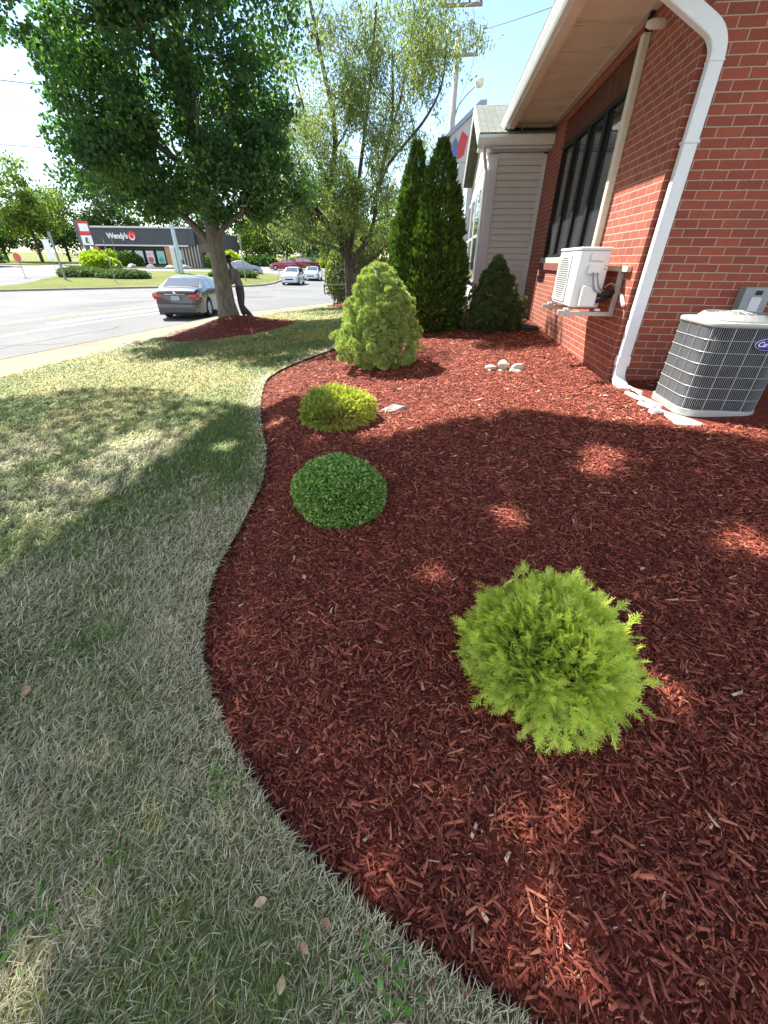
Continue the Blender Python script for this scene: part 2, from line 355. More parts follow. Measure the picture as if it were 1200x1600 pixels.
# mulch mound round the big tree
mv=[];mf=[]; nr,na=10,40
def moundz(x,y):
    r=np.sqrt(((x-MOUND[0])/MOUND[2])**2+((y-MOUND[1])/MOUND[3])**2); return lawn(x,y)+.34*(1-sst(0,1,r))-.01
for i in range(nr+1):
    for k in range(na):
        t=2*PI*k/na; r=i/nr*(1+.05*math.sin(3*t)+.04*math.sin(5*t+1)); x=MOUND[0]+MOUND[2]*r*math.cos(t); y=MOUND[1]+MOUND[3]*r*math.sin(t)
        mv.append((x,y,float(moundz(x,y))+(.012 if i<nr else -.02)+U(-.01,.01)))
for i in range(nr):
    for k in range(na): mf.append((i*na+k,i*na+(k+1)%na,(i+1)*na+(k+1)%na,(i+1)*na+k))
struct(big('mulch_mound',mv,mf,M_mulchb,smooth=True))
P2M=smooth_line([(-5.2,21.0),(-4.4,19.8),(-3.0,19.3),(-1.2,19.6),(-1,23),(-3.5,24.0),(-4.7,22.6),(-5.2,21.0)],4)[:-1]
struct(sheet('mulch_patch',P2M,lambda x,y:lawn(x,y)+.02+.12*sst(0,1,distpoly(x,y,P2M,True)),M_mulchb,.4))

# ================================================================ instancing helpers for leaves
def frames(D,roll=None):
    D=D/np.linalg.norm(D,axis=1,keepdims=True); up=np.tile([0,0,1.],(len(D),1)); up[np.abs(D[:,2])>.95]=[1,0,0]
    A=np.cross(D,up); A/=np.linalg.norm(A,axis=1,keepdims=True); B=np.cross(A,D)
    if roll is not None:
        c=np.cos(roll)[:,None]; s=np.sin(roll)[:,None]; A,B=A*c+B*s,-A*s+B*c
    return A,D,B
def inst(TV,TF,TT,pos,D,scale,roll,rnd):
    """template verts (x=side,y=along,z=normal) placed n times"""
    A,Y,B=frames(D,roll); TV=np.asarray(TV,float); s=np.asarray(scale).reshape(-1,1,1)
    V=pos[:,None,:]+s*(TV[None,:,0:1]*A[:,None,:]+TV[None,:,1:2]*Y[:,None,:]+TV[None,:,2:3]*B[:,None,:])
    n,k=len(pos),len(TV); F=(np.asarray(TF)[None]+(np.arange(n)*k)[:,None,None]).reshape(-1,len(TF[0]))
    return V.reshape(-1,3),F,{'rnd':np.repeat(rnd,k),'tip':np.tile(TT,n)}
LEAF=([(0,0,0),(.42,.45,.10),(0,1,0),(-.42,.45,.10)],[(0,1,2,3)],[0,.5,1,.5])
def spray(nb=5,w=.045,L0=.55,ang=.75,curl=.1,seed=1,sub=True):
    """flat feathery evergreen spray: stem + side branchlets (+ secondary), unit length along Y"""
    r=np.random.default_rng(seed); V=[];F=[];T=[]
    def strip(p,d,l,w,t0,t1,z0,z1):
        d=np.array(d)/np.hypot(*d); nrm=np.array([-d[1],d[0]]); k=len(V); q=np.array(p)+d*l*.55; e=np.array(p)+d*l
        zm=(z0+z1)/2+.04*l
        V.extend([(p[0]-nrm[0]*w*.5,p[1]-nrm[1]*w*.5,z0),(p[0]+nrm[0]*w*.5,p[1]+nrm[1]*w*.5,z0+w*.4),(q[0]+nrm[0]*w*.6,q[1]+nrm[1]*w*.6,zm+w*.4),(q[0]-nrm[0]*w*.6,q[1]-nrm[1]*w*.6,zm),
                  (e[0]+nrm[0]*w*.22,e[1]+nrm[1]*w*.22,z1+w*.2),(e[0]-nrm[0]*w*.22,e[1]-nrm[1]*w*.22,z1)])
        tm=(t0+t1)/2; T.extend([t0,t0,tm,tm,t1,t1]); F.extend([(k,k+1,k+2,k+3),(k+3,k+2,k+4,k+5)])
    strip((0,0),(0,1),1,w,0,1,0,-curl)
    for i in range(nb):
        y=.12+.72*i/nb+r.uniform(-.03,.03); side=1 if i%2 else -1; l=L0*(1-.55*i/nb)*r.uniform(.85,1.15); a=ang+r.uniform(-.12,.12)
        for s_ in ((side,) if nb>6 else (-1,1)):
            d=(s_*math.sin(a),math.cos(a)); z=-curl*y*y; strip((0,y),d,l,w*.85,y*.6,min(1,y*.4+.6),z,z-curl*l+r.uniform(-.05,.05))
            if sub:
                for j in range(2):
                    q=(d[0]*l*(.35+.3*j),y+d[1]*l*(.35+.3*j)); a2=a-s_*0+(.55 if j else -.5); d2=(s_*math.sin(a2),math.cos(a2))
                    strip(q,d2,l*.42,w*.7,.5,.95,z,z-curl*l*.5+r.uniform(-.04,.04))
    return V,F,T
def sph(n):
    z=U(-1,1,n); t=U(0,2*PI,n); r=np.sqrt(1-z*z); return np.c_[r*np.cos(t),r*np.sin(t),z]
def lump(D,seed,k=14,amp=.12,sharp=6):
    r=np.random.default_rng(seed); c=r.normal(size=(k,3)); c/=np.linalg.norm(c,axis=1,keepdims=True); a=r.uniform(.3,1,k)*amp
    return 1+(np.exp(sharp*(D@c.T-1))*a).sum(1)-amp*.4

# ================================================================ GRASS (stuff)
def grass():
    n=980000
    R0,R1=.05,21.
    # radial density  min(1,(1.6/r)^1.6)
    rr=np.linspace(R0,R1,4000); rho=np.minimum(1,(1.5/rr)**1.5)*rr; cdf=np.cumsum(rho); cdf/=cdf[-1]
    r=np.interp(U(0,1,n),cdf,rr); th=np.radians(U(-95,75,n))
    x=r*np.sin(th)*1.0; y=r*np.cos(th)
    k=((th<.30)|(r<1.6))&(x<1.2)
    x,y,r=x[k],y[k],r[k]; n=len(x)
    k=(~inpoly(x,y,BED))&(x>xc(y)+1.52)&(y>-.35)
    mr=((x-MOUND[0])/MOUND[2])**2+((y-MOUND[1])/MOUND[3])**2; k&=mr>.93
    k&=~inpoly(x,y,P2M)
    x,y,r=x[k],y[k],r[k]; n=len(x)
    d=distpoly(x,y,EDGE); near=np.clip(1-d/.28,0,1)
    dry=fbm(x,y,1.3,31,4)*1.25-.19+near*.40+rng.normal(0,.16,n)+.08*sst(2.5,.5,y)+.12*sst(3.5,6,y)
    # long streaks of tired turf
    dry+=.05*sst(2.2,.8,y); dry+=.25*(fbm(x*.8+y*.5,y*.3-x*.2,2.2,77)-.5)
    ln=U(.016,.052,n)*(1+.10*np.minimum(r,9)/3)*np.where(near>.3,.75,1); w=.0019*(np.maximum(r,1.1)/1.1)**.9*U(.6,1.4,n)
    az=np.radians(35)+rng.normal(0,1.0,n)+.8*(vnoise(x*5,y*5,1,64)-.5); el=np.radians(np.clip(rng.normal(22,18,n),2,75))
    D=np.c_[np.sin(az)*np.cos(el),np.cos(az)*np.cos(el),np.sin(el)]
    S=np.c_[np.cos(az),-np.sin(az),U(-.4,.4,n)]; S/=np.linalg.norm(S,axis=1,keepdims=True)
    P=np.c_[x,y,lawn(x,y)+U(-.004,.012,n)]
    mid=P+D*(ln*.55)[:,None]+np.c_[np.zeros(n),np.zeros(n),ln*.10]; D2=D.copy(); D2[:,2]-=.45
    tp=mid+D2*(ln*.5)[:,None]
    tp[:,2]=np.maximum(tp[:,2],P[:,2]+.003)
    S=S*w[:,None]; V=np.stack([P-S*.5,P+S*.5,mid+S*.42,mid-S*.42,tp+S*.1,tp-S*.1],1).reshape(-1,3)
    b=np.arange(n)[:,None]*6; F=np.concatenate([b+[0,1,2,3],b+[3,2,4,5]])
    m,nn,bs,l=_new('grass_blades')
    a=nn.nodes.new('ShaderNodeAttribute'); a.attribute_name='rnd'; a2=nn.nodes.new('ShaderNodeAttribute'); a2.attribute_name='dry'
    g1=ramp(nn,a.outputs['Fac'],[(0,(.06,.125,.035)),(.45,(.115,.205,.042)),(.75,(.19,.27,.045)),(1,(.27,.32,.055))])
    g2=ramp(nn,a.outputs['Fac'],[(0,(.14,.13,.04)),(.5,(.35,.32,.08)),(1,(.54,.48,.16))])
    wa=nn.nodes.new('ShaderNodeAttribute'); wa.attribute_name='warm'; g3=ramp(nn,a.outputs['Fac'],[(0,(.24,.21,.12)),(.5,(.60,.54,.34)),(1,(.85,.80,.58))]); qw=nn.nodes.new('ShaderNodeMix'); qw.data_type='RGBA'; l(wa.outputs['Fac'],qw.inputs['Factor']); l(g3.outputs['Color'],qw.inputs['A']); l(g2.outputs['Color'],qw.inputs['B'])  # paler dead straw lifts the shaded near lawn by colour; sunlit far straw yellower
    st=ramp(nn,a2.outputs['Fac'],[(.38,(0,0,0)),(.62,(1,1,1))])
    q=nn.nodes.new('ShaderNodeMix'); q.data_type='RGBA'; l(st.outputs['Color'],q.inputs['Factor']); l(g1.outputs['Color'],q.inputs['A']); l(qw.outputs['Result'],q.inputs['B'])
    l(q.outputs['Result'],bs.inputs['Base Color']); bs.inputs['Roughness'].default_value=.55; bs.inputs['Specular IOR Level'].default_value=.35
    tr=nn.nodes.new('ShaderNodeBsdfTranslucent'); l(q.outputs['Result'],tr.inputs['Color']); ms=nn.nodes.new('ShaderNodeMixShader'); ms.inputs[0].default_value=.28
    l(bs.outputs[0],ms.inputs[1]); l(tr.outputs[0],ms.inputs[2]); l(ms.outputs[0],nn.nodes['Material Output'].inputs['Surface'])
    o=big('grass',V,F,m,attrs={'rnd':np.repeat(U(0,1,n),6),'dry':np.repeat(dry,6),'warm':np.repeat(sst(2.6,4.5,y)*sst(0,.35,d),6)})
    tag(o,'patchy green and straw-coloured grass of the lawn','grass',kind='stuff')
grass()
# ================================================================ MULCH CHIPS (stuff)
def chips():
    def place(x,y,z,r,nm,lab,sz=1):
        n=len(x); ln=np.clip(rng.lognormal(math.log(.0155),.58,n),.005,.055)*(np.maximum(r,2.)/2.)**.45*sz; w=ln*U(.09,.42,n); w=np.clip(w,.0028,.011*sz*(np.maximum(r,2)/2)**.45); t=w*U(.12,.35,n)
        yaw=U(0,2*PI,n); pit=rng.normal(0,.24,n); rol=rng.normal(0,.4,n)
        D=np.c_[np.cos(yaw)*np.cos(pit),np.sin(yaw)*np.cos(pit),np.sin(pit)]; A,Y,B=frames(D,rol)
        c=np.c_[x,y,z+U(.0,.016,n)]
        V=[]
        for sz_,sy in ((-1,-1),(-1,1)):
            pass
        corners=[(-1,-1,-1),(1,-1,-1),(1,1,-1),(-1,1,-1),(-.9,-.85,1),(.9,-.95,1),(.7,.9,1),(-.8,1.,1)]
        V=np.stack([c+A*(w*.5*a)[:,None]+Y*(ln*.5*b)[:,None]+B*(t*.5*e)[:,None] for a,b,e in corners],1)
        e0=U(.15,1,n); e1=U(.15,1,n)
        V=c[:,None,:]+np.stack([A*(w*.5*a*(e0 if b<0 else e1))[:,None]+Y*(ln*.5*b*(1+.15*a*e))[:,None]+B*(t*.5*e)[:,None] for a,b,e in corners],1)
        jt=U(-.18,.18,(n,8,1))*w[:,None,None]; V=V+jt*A[:,None,:]+U(-.03,.03,(n,8,1))*ln[:,None,None]*Y[:,None,:]
        b=np.arange(n)[:,None]*8; F=np.concatenate([b+f for f in ([4,5,6,7],[0,1,5,4],[1,2,6,5],[2,3,7,6],[3,0,4,7])])
        o=big(nm,V.reshape(-1,3),F,MC,attrs={'rnd':np.repeat(U(0,1,n),8)}); tag(o,lab,'mulch',kind='stuff')
    m,nn,bs,l=_new('mulch_chip'); MC=m
    a=nn.nodes.new('ShaderNodeAttribute'); a.attribute_name='rnd'
    g=ramp(nn,a.outputs['Fac'],[(0,(.075,.014,.010)),(.3,(.17,.036,.024)),(.62,(.28,.069,.043)),(.88,(.42,.12,.070)),(.985,(.50,.19,.10)),(.996,(.6,.42,.3))])
    t=noise(nn,90,3); q=nn.nodes.new('ShaderNodeMix'); q.data_type='RGBA'; q.blend_type='OVERLAY'; q.inputs['Factor'].default_value=.5
    l(g.outputs['Color'],q.inputs['A']); l(t.outputs['Fac'],q.inputs['B']); l(q.outputs['Result'],bs.inputs['Base Color'])
    bs.inputs['Roughness'].default_value=.75; bs.inputs['Specular IOR Level'].default_value=.25
    n=620000; rr=np.linspace(.25,11.5,3000); rho=np.minimum(1,(1.8/rr)**1.15)*rr; cdf=np.cumsum(rho); cdf/=cdf[-1]
    r=np.interp(U(0,1,n),cdf,rr); th=np.radians(U(-48,80,n)); x=r*np.sin(th); y=r*np.cos(th)
    k=inpoly(x,y,BED)&(y>-.1)&(x<4.2)&~((x>2.02)&(x<3.3)&(y>3.42)&(y<4.5))
    x,y,r=x[k],y[k],r[k]
    place(x,y,bedz(x,y),r,'mulch_chips','loose red wood mulch chips covering the planting bed')
    n=9000; t=U(0,2*PI,n); q_=np.sqrt(U(0,1,n)); x=MOUND[0]+MOUND[2]*q_*np.cos(t); y=MOUND[1]+MOUND[3]*q_*np.sin(t)
    place(x,y,moundz(x,y)+.01,np.full(n,5.),'mulch_chips','red wood mulch chips heaped round the big tree',1.3)
    # a few chips spilled over the edge onto the grass
    n=260; i=rng.integers(0,len(EDGE)-1,n); E_=np.array(EDGE)[i]; x=E_[:,0]-np.abs(rng.normal(0,.05,n)); y=E_[:,1]+U(-.1,.1,n)
    place(x,y,lawn(x,y)+.015,np.full(n,2.),'mulch_chips','stray red mulch chips spilled along the lawn edge',.8)
chips()

# ================================================================ BRICK BUILDING
M_brick=brick('red_brick'); M_soff=mat('tan_soffit_board',(.70,.60,.48),.6,var=.06,scale=3,bmp=.1)
M_alum=mat('white_painted_aluminium',(.72,.74,.76),.35,var=.05,scale=8,coat=.2)
M_cream=mat('cream_plastic_cover',(.58,.53,.43),.5,var=.1,scale=20)
M_black=mat('black_window_frame',(.010,.010,.011),.6,var=.3,scale=5,spec=.2)
M_wood=bark('stained_wood_board',(.07,.020,.010),(.13,.042,.018),9)
M_grout=mat('stone_sill',(.34,.36,.33),.8,var=.15,scale=14)
M_glass=glass('dark_window_glass')
M_shing=None
def shingle(name,c1,c2):
    m,n,b,l=_new(name); uv=n.nodes.new('ShaderNodeUVMap'); bt=n.nodes.new('ShaderNodeTexBrick'); l(uv.outputs['UV'],bt.inputs['Vector'])
    bt.inputs['Scale'].default_value=1; bt.inputs['Brick Width'].default_value=.24; bt.inputs['Row Height'].default_value=.13; bt.inputs['Mortar Size'].default_value=.006; bt.inputs['Mortar Smooth'].default_value=.6
    bt.inputs['Color1'].default_value=(*c1,1); bt.inputs['Color2'].default_value=(*c2,1); bt.inputs['Mortar'].default_value=(.06,.06,.055,1)
    t=noise(n,70,4); q=n.nodes.new('ShaderNodeMix'); q.data_type='RGBA'; q.blend_type='OVERLAY'; q.inputs['Factor'].default_value=.6
    l(bt.outputs['Color'],q.inputs['A']); l(t.outputs['Fac'],q.inputs['B']); l(q.outputs['Result'],b.inputs['Base Color']); b.inputs['Roughness'].default_value=.95
    iv=n.nodes.new('ShaderNodeMath'); iv.operation='SUBTRACT'; iv.inputs[0].default_value=1; l(bt.outputs['Fac'],iv.inputs[1]); bump(n,b,iv.outputs[0],1,.012); return m
M_shing=shingle('grey_green_shingles',(.17,.18,.155),(.12,.13,.112))
X0,Y0=1.873,4.72
def uvw(v,n):
    return ((Y0-v.y)+.1016+ (0), v.z) if abs(n.x)>.5 else ((v.x-X0), v.z)
bb=thing('brick_building','red brick building with white downspout and tan eave on the right','building',(X0,Y0,0))
# window opening in the facade: y 6.0..9.05, z 1.22..2.76
WY0,WY1,WZ0,WZ1=5.98,9.06,1.20,2.76
f=MB()
f.lohi((X0,WY1,-.4),(X0+.25,12,3.2)); f.lohi((X0,Y0,-.4),(X0+.25,WY0,3.2))
f.lohi((X0,WY0,-.4),(X0+.25,WY1,WZ0-.07)); f.lohi((X0,WY0,WZ1+.30),(X0+.25,WY1,3.2))
f.lohi((X0+.25,Y0,-.4),(9,Y0+.25,3.2)); f.extrude([(X0,3.2),(9,3.2),(9,5.0),(5.4,5.9),(X0,4.5)],'y',Y0+.002,Y0+.25)
f.build('wall',M_brick,bb,uvf=uvw)
f=MB(); f.lohi((X0+.03,WY0,WZ1),(X0+.2,WY1,WZ1+.30)); f.build('board',M_wood,bb)
f=MB()
for i in range(46): f.lohi((X0-.035,WY0-.05+i*.0677,WZ0-.165),(X0+.1,WY0-.05+i*.0677+.0585,WZ0-.065))
f.build('brick_sill',mat('sill_brick',(.20,.05,.04),.85,var=.25,scale=14,bmp=.4),bb,bevel=.002)
win=MB().lohi((X0-.012,WY0-.02,WZ0-.065),(X0+.12,WY1+.02,WZ0+.015)).build('window_sill',M_grout,bb,bevel=.005)
wf=MB()
wf.lohi((X0+.02,WY0,WZ0+.015),(X0+.10,WY0+.05,WZ1)); wf.lohi((X0+.02,WY1-.06,WZ0+.015),(X0+.10,WY1,WZ1))
wf.lohi((X0+.02,WY0+.05,WZ1-.06),(X0+.10,WY1-.06,WZ1)); wf.lohi((X0+.02,WY0+.05,WZ0+.015),(X0+.10,WY1-.06,WZ0+.06))
mull=[6.95,7.62,8.33]
for y in mull: wf.lohi((X0+.012,y-.05,WZ0+.06),(X0+.105,y+.05,WZ1-.06))
W_=wf.build('window_frame',M_black,bb,bevel=.004)
ys=[WY0+.05]+[q for y in mull for q in (y-.05,y+.05)]+[WY1-.06]
for i in range(0,8,2):
    MB().lohi((X0+.055,ys[i],WZ0+.06),(X0+.065,ys[i+1],WZ1-.06)).build('pane',M_glass,W_)
    MB().tube([(X0+.045,ys[i]+.012,WZ0+.07),(X0+.045,ys[i]+.012,WZ1-.07)],.008,6).build('glazing_strip',M_alum,W_)
# interior: a dark room behind the glass is hidden by the tinted panes
# soffit, fascia, gutter
f=MB(); f.lohi((1.10,3.6,3.205),(X0-.07,12.0,3.225))
for y in np.arange(3.7,12,.62):
    f.lohi((1.10,y,3.19),(X0-.07,y+.012,3.206)); f.lohi((1.10,y+.06,3.193),(X0-.07,y+.07,3.206)); f.lohi((1.10,y+.12,3.19),(X0-.07,y+.132,3.206))
f.build('soffit',M_soff,bb)
MB().lohi((X0-.07,3.6,3.17),(X0+.002,12,3.21)).build('trim',mat('cream_trim',(.55,.48,.38),.6,var=.08),bb)
MB().extrude([(1.10,3.17),(1.10,3.33),(.965,3.33),(.955,3.29),(.985,3.20),(1.00,3.17)],'y',3.55,12.02).build('gutter',M_alum,bb,bevel=.004)
MB().lohi((1.045,3.58,3.145),(1.16,12.01,3.169)).build('fascia',M_soff,bb)
f=MB(); n_=Vector((4.4,0,2.2)).normalized()
f.extrude([(.98,3.335),(5.4,5.6),(5.4,5.7),(.98,3.41)],'y',3.5,12.05); f.extrude([(5.4,5.6),(10,3.3),(10,3.4),(5.4,5.7)],'y',3.5,12.05)
f.build('roof',M_shing,bb,uvf=lambda v,n:(v.y,v.x*1.12))
# dark end plate of the eave where it meets the lower roof
MB().lohi((1.05,10.17,3.10),(X0,10.22,3.168)).build('eave_end',mat('dark_eave_void',(.02,.018,.016),.8),bb)
# downspout : rectangular tube with bends
def rect_tube(path,w,d,side,m,name,parent):
    s_=Vector(side).normalized(); V=[];F=[]; P=[Vector(p) for p in path]
    for i,p in enumerate(P):
        a=(P[min(i+1,len(P)-1)]-P[max(0,i-1)]).normalized(); b=a.cross(s_).normalized(); c=s_
        for u,v in ((-1,-1),(1,-1),(1,1),(-1,1)): V.append(p+c*(u*w/2)+b*(v*d/2))
    n=len(P); F=[(i*4+k,i*4+(k+1)%4,i*4+4+(k+1)%4,i*4+4+k) for i in range(n-1) for k in range(4)]+[(3,2,1,0),((n-1)*4,(n-1)*4+1,(n-1)*4+2,(n-1)*4+3)]
    mb=MB(); mb.v=[tuple(v) for v in V]; mb.f=F; return mb.build(name,m,parent,bevel=.006)
def bend(p0,p1,p2,r=.09,k=5):
    p0,p1,p2=map(Vector,(p0,p1,p2)); a=p1+(p0-p1).normalized()*r; b=p1+(p2-p1).normalized()*r
    return [tuple(a*(1-t)**2+p1*2*t*(1-t)+b*t*t) for t in [i/k for i in range(k+1)]]
A=(1.03,4.62,3.17); B=(1.10,4.62,3.02); K=(1.965,4.655,2.58); G=(1.965,4.655,.11); E_=(1.99,4.18,.05)
path=[A]+bend(A,B,K,.06)+bend(B,K,G,.13,7)+bend(K,G,(1.965,4.42,.03),.1)+[(1.965,4.42,.035)]
ds=rect_tube(path,.10,.075,(.97,0,.25),M_alum,'downspout_x',bb) if False else None
def spout():
    # upper leg runs in the wall plane, side vector = Y there
    P=[Vector(p) for p in path]; V=[]; w,d=.105,.072
    for i,p in enumerate(P):
        a=(P[min(i+1,len(P)-1)]-P[max(0,i-1)]).normalized()
        yv=Vector((0,1,0)); 
        if abs(a.y)>.5 or p.z<.25:
            s_=Vector((1,0,0)); b=a.cross(s_).normalized()
        else:
            s_=a.cross(yv).normalized(); b=yv
            if s_.x<0: s_=-s_
            b=a.cross(s_).normalized()
        for u,v in ((-1,-1),(1,-1),(1,1),(-1,1)): V.append(tuple(p+s_*(u*w/2)+b*(v*d/2)))
    n=len(P); mb=MB(); mb.v=V; mb.f=[(i*4+k,i*4+(k+1)%4,i*4+4+(k+1)%4,i*4+4+k) for i in range(n-1) for k in range(4)]+[(3,2,1,0),((n-1)*4,(n-1)*4+1,(n-1)*4+2,(n-1)*4+3)]
    o=mb.build('downspout',M_alum,bb,bevel=.008)
    MB().lohi((1.905,4.612,.24),(2.025,4.70,.33)).build('strap',M_alum,o,bevel=.003)
    MB().lohi((1.905,4.612,1.98),(2.025,4.70,2.0)).build('strap',M_alum,o,bevel=.003)
    for i0 in (7,15):
        a=Vector(path[i0-1]); b=Vector(path[i0]); d_=(b-a).normalized(); q_=d_.cross(Vector((0,1,0))).normalized(); M3=Matrix((q_,Vector((0,1,0)),d_)).transposed()
        MB().box(a,(.112,.079,.012),M=M3).build('seam',M_alum,o,bevel=.003)
spout()
# line cover on the facade, cable above, small vent light
f=MB(); f.extrude([(5.955,1.26),(6.055,1.26),(6.055,3.03),(5.955,3.03)],'x',X0-.075,X0-.001); lc=f.build('line_cover',M_cream,bb,bevel=.012)
f=MB()
for z in np.arange(1.3,3.0,.035): f.lohi((X0-.0765,5.97,z),(X0-.074,6.04,z+.006))
f.build('rib',M_cream,lc)
MB().tube([(X0-.04,6.0,3.02),(X0-.045,6.01,3.10),(X0-.03,5.98,3.17)],.022,8).build('pipe',mat('black_foam',(.015,.013,.02),.9),bb)
MB().lathe([(.02,0),(.035,.02),(.035,.12),(.02,.16)],(X0-.05,5.5,2.93),12,Matrix.Rotation(math.radians(-90),3,'Y')).build('wall_lamp',M_cream,bb,smooth=True)
# PVC pipes at the far end of the facade
for dy,h_ in ((9.95,.55),(9.72,.38)):
    MB().tube([(X0-.05,dy,.15),(X0-.05,dy,h_)],.028,10).build('drain_pipe',mat('old_pvc',(.45,.36,.30),.5,var=.2),bb)

# ================================================================ ANNEX (siding)
M_side=mat('pale_vinyl_siding',(.66,.63,.62),.5,var=.04,scale=2)
M_trimw=mat('white_trim',(.66,.68,.74),.45,var=.06,scale=3)
an=thing('siding_house','white vinyl-sided house with grey-green shingle roof beyond the brick wall','house',(.93,10.2,0))
AX0,AX1,AY0,AY1=.60,1.87,10.2,15.2
def lap_wall(pl,a,b,z0,z1,fix,dirn,parent,name='wall'):
    """clapboards: planks stepped outwards; pl 'y': wall normal -Y at y=fix; 'x': wall normal -X at x=fix"""
    f=MB(); z=z0; h_=.108
    while z<z1-1e-3:
        zt=min(z+h_,z1)
        if pl=='y': f.add([(a,fix-.022,z),(b,fix-.022,z),(b,fix-.002,zt-.006),(a,fix-.002,zt-.006),(a,fix+.01,z),(b,fix+.01,z)],[(0,1,2,3),(4,5,1,0)])
        else: f.add([(fix-.014,a,z),(fix-.014,b,z),(fix-.002,b,zt-.006),(fix-.002,a,zt-.006),(fix+.01,a,z),(fix+.01,b,z)],[(0,1,2,3),(4,5,1,0)])
        z+=h_
    return f.build(name,M_side,parent)
lap_wall('y',.98,1.84,.0,2.86,AY0,-1,an)
f=MB(); f.lohi((.80,AY0-.03,-.1),(.975,AY0+.14,2.87)); f.lohi((1.80,AY0-.028,-.1),(1.868,AY0,2.86)); f.lohi((.975,AY0-.026,2.80),(1.80,AY0,2.88)); f.build('corner_board',M_trimw,an,bevel=.004)
MB().lohi((.82,AY0+.142,-.1),(1.9,AY1,2.86)).build('inner_wall',M_side,an)
lap_wall('x',AY0+.14,AY1,.0,2.86,.812,-1,an)
for y0 in (10.6,12.2,13.7):
    wn=MB().lohi((.76,y0,.7),(.80,y0+1.1,2.5)).build('window',M_trimw,an,bevel=.004)
    MB().lohi((.752,y0+.08,.8),(.759,y0+1.02,1.6)).lohi((.752,y0+.08,1.66),(.759,y0+1.02,2.42)).build('pane',M_glass,wn)
# eave + gutter towards the camera
MB().lohi((.56,9.86,2.89),(X0-.001,10.2,2.92)).build('soffit',M_trimw,an)
MB().extrude([(9.84,2.92),(9.84,3.06),(9.75,3.06),(9.74,3.02),(9.77,2.95),(9.79,2.92)],'x',.54,X0-.002).build('gutter',M_alum,an,bevel=.004)
RY,RZ=12.6,4.06
f=MB(); f.extrude([(9.80,3.065),(RY,RZ),(RY,RZ+.05),(9.80,3.10)],'x',.56,X0+3); f.build('roof',M_shing,an,uvf=lambda v,n:(v.x,v.y*1.1))
f=MB(); f.extrude([(RY,RZ),(15.5,3.0),(15.5,3.05),(RY,RZ+.05)],'x',.56,X0+3); f.build('roof',M_shing,an,uvf=lambda v,n:(v.x,v.y*1.1))
f=MB(); f.extrude([(9.80,2.93),(RY,RZ-.13),(15.5,2.88),(15.5,3.04),(RY,RZ+.045),(9.80,3.09)],'x',.535,.558); f.build('rake_board',M_trimw,an)
f=MB(); f.extrude([(9.9,2.88),(RY,RZ-.1),(15.4,2.88)],'x',.80,.9); f.build('gable',M_side,an)
MB().tube([(1.33,9.83,3.05),(1.31,9.86,3.10),(1.30,9.95,3.16),(1.34,9.80,3.30),(1.40,9.6,3.36)],.014,8).build('pipe',M_alum,an)
MB().tube([(.66,9.80,2.93),(.70,9.95,2.78),(.77,10.13,2.62),(.77,10.14,.15)],.03,8).build('downspout',M_alum,an)
# ---- entrance portico beyond
PY=18.0
M_port=mat('grey_white_stucco',(.55,.55,.55),.6,var=.05,scale=2)
po=thing('entrance_portico','pale portico on two square columns with a red and blue emblem, past the siding house','portico',(.3,PY,-.2))
for x0,x1 in ((.42,.66),(.80,1.02)): MB().lohi((x0,PY,-.35),(x1,PY+.24,4.0)).build('column',M_port,po,bevel=.01)
arc=[(-.05+1.2*t, 3.55+.45*math.sin(PI*min(1,max(0,(t+.08)/1.16)))) for t in [i/12 for i in range(13)]]
MB().extrude(arc+[(1.15,5.2),(1.0,5.35),(.2,4.74),(-.05,4.54)],'y',PY-.02,PY+.2).build('pediment',M_port,po)
MB().extrude([(-.12,4.50),(1.0,5.37),(1.15,5.37),(1.15,5.48),(.95,5.48),(-.2,4.56)],'y',PY-.1,PY+2.5).build('roof',mat('blue_roof',(.32,.38,.50),.5),po)
em=MB().extrude([(.36,4.05),(.56,4.16),(.66,4.62),(.46,4.76),(.36,4.50)],'y',PY-.045,PY-.022).build('emblem',mat('red_enamel',(.62,.05,.07),.4),po)
MB().extrude([(.16,4.16),(.34,4.09),(.35,4.45),(.26,4.62),(.18,4.50)],'y',PY-.045,PY-.022).build('blue_field',mat('blue_enamel',(.10,.16,.42),.4),em)

# ================================================================ WALL-MOUNTED OUTDOOR UNIT
M_unit=mat('white_enamel',(.74,.75,.74),.35,var=.03,scale=5,coat=.2)
M_brk=mat('galvanised_bracket',(.46,.44,.38),.45,.3,var=.15,scale=20)
M_dark=mat('dark_void',(.02,.02,.022),.7)
br=thing('wall_bracket','cream metal bracket bolted to the brick wall, carrying the outdoor unit','bracket',(X0,5.2,1.1))
f=MB(); f.lohi((X0-.045,4.84,1.075),(X0-.002,5.99,1.125)); f.build('rail',mat('cream_rail',(.60,.55,.42),.5,var=.1),br,bevel=.003)
for y in (4.99,5.74):
    arm=MB(); arm.lohi((X0-.05,y,.665),(X0-.003,y+.045,1.135)); arm.lohi((1.30,y+.002,.665),(X0-.05,y+.043,.705)); arm.lohi((1.30,y,.705),(1.35,y+.043,.712)); arm.build('arm',M_brk,br,bevel=.003)
ou=thing('outdoor_unit','white mini-split outdoor unit hung on a bracket under the black window','air conditioner',(1.58,5.5,.73))
ux0,ux1,uy0,uy1,uz0,uz1=1.43,1.73,5.08,5.90,.735,1.285
MB().lohi((ux0,uy0,uz0),(ux1,uy1,uz1-.03)).build('casing',M_unit,ou,bevel=.018,seg=3,smooth=True)
MB().lohi((ux0-.008,uy0-.01,uz1-.03),(ux1+.008,uy1+.008,uz1)).build('top_cover',M_unit,ou,bevel=.012,seg=3,smooth=True)
f=MB(); gy0,gy1=uy0+.27,uy1-.04
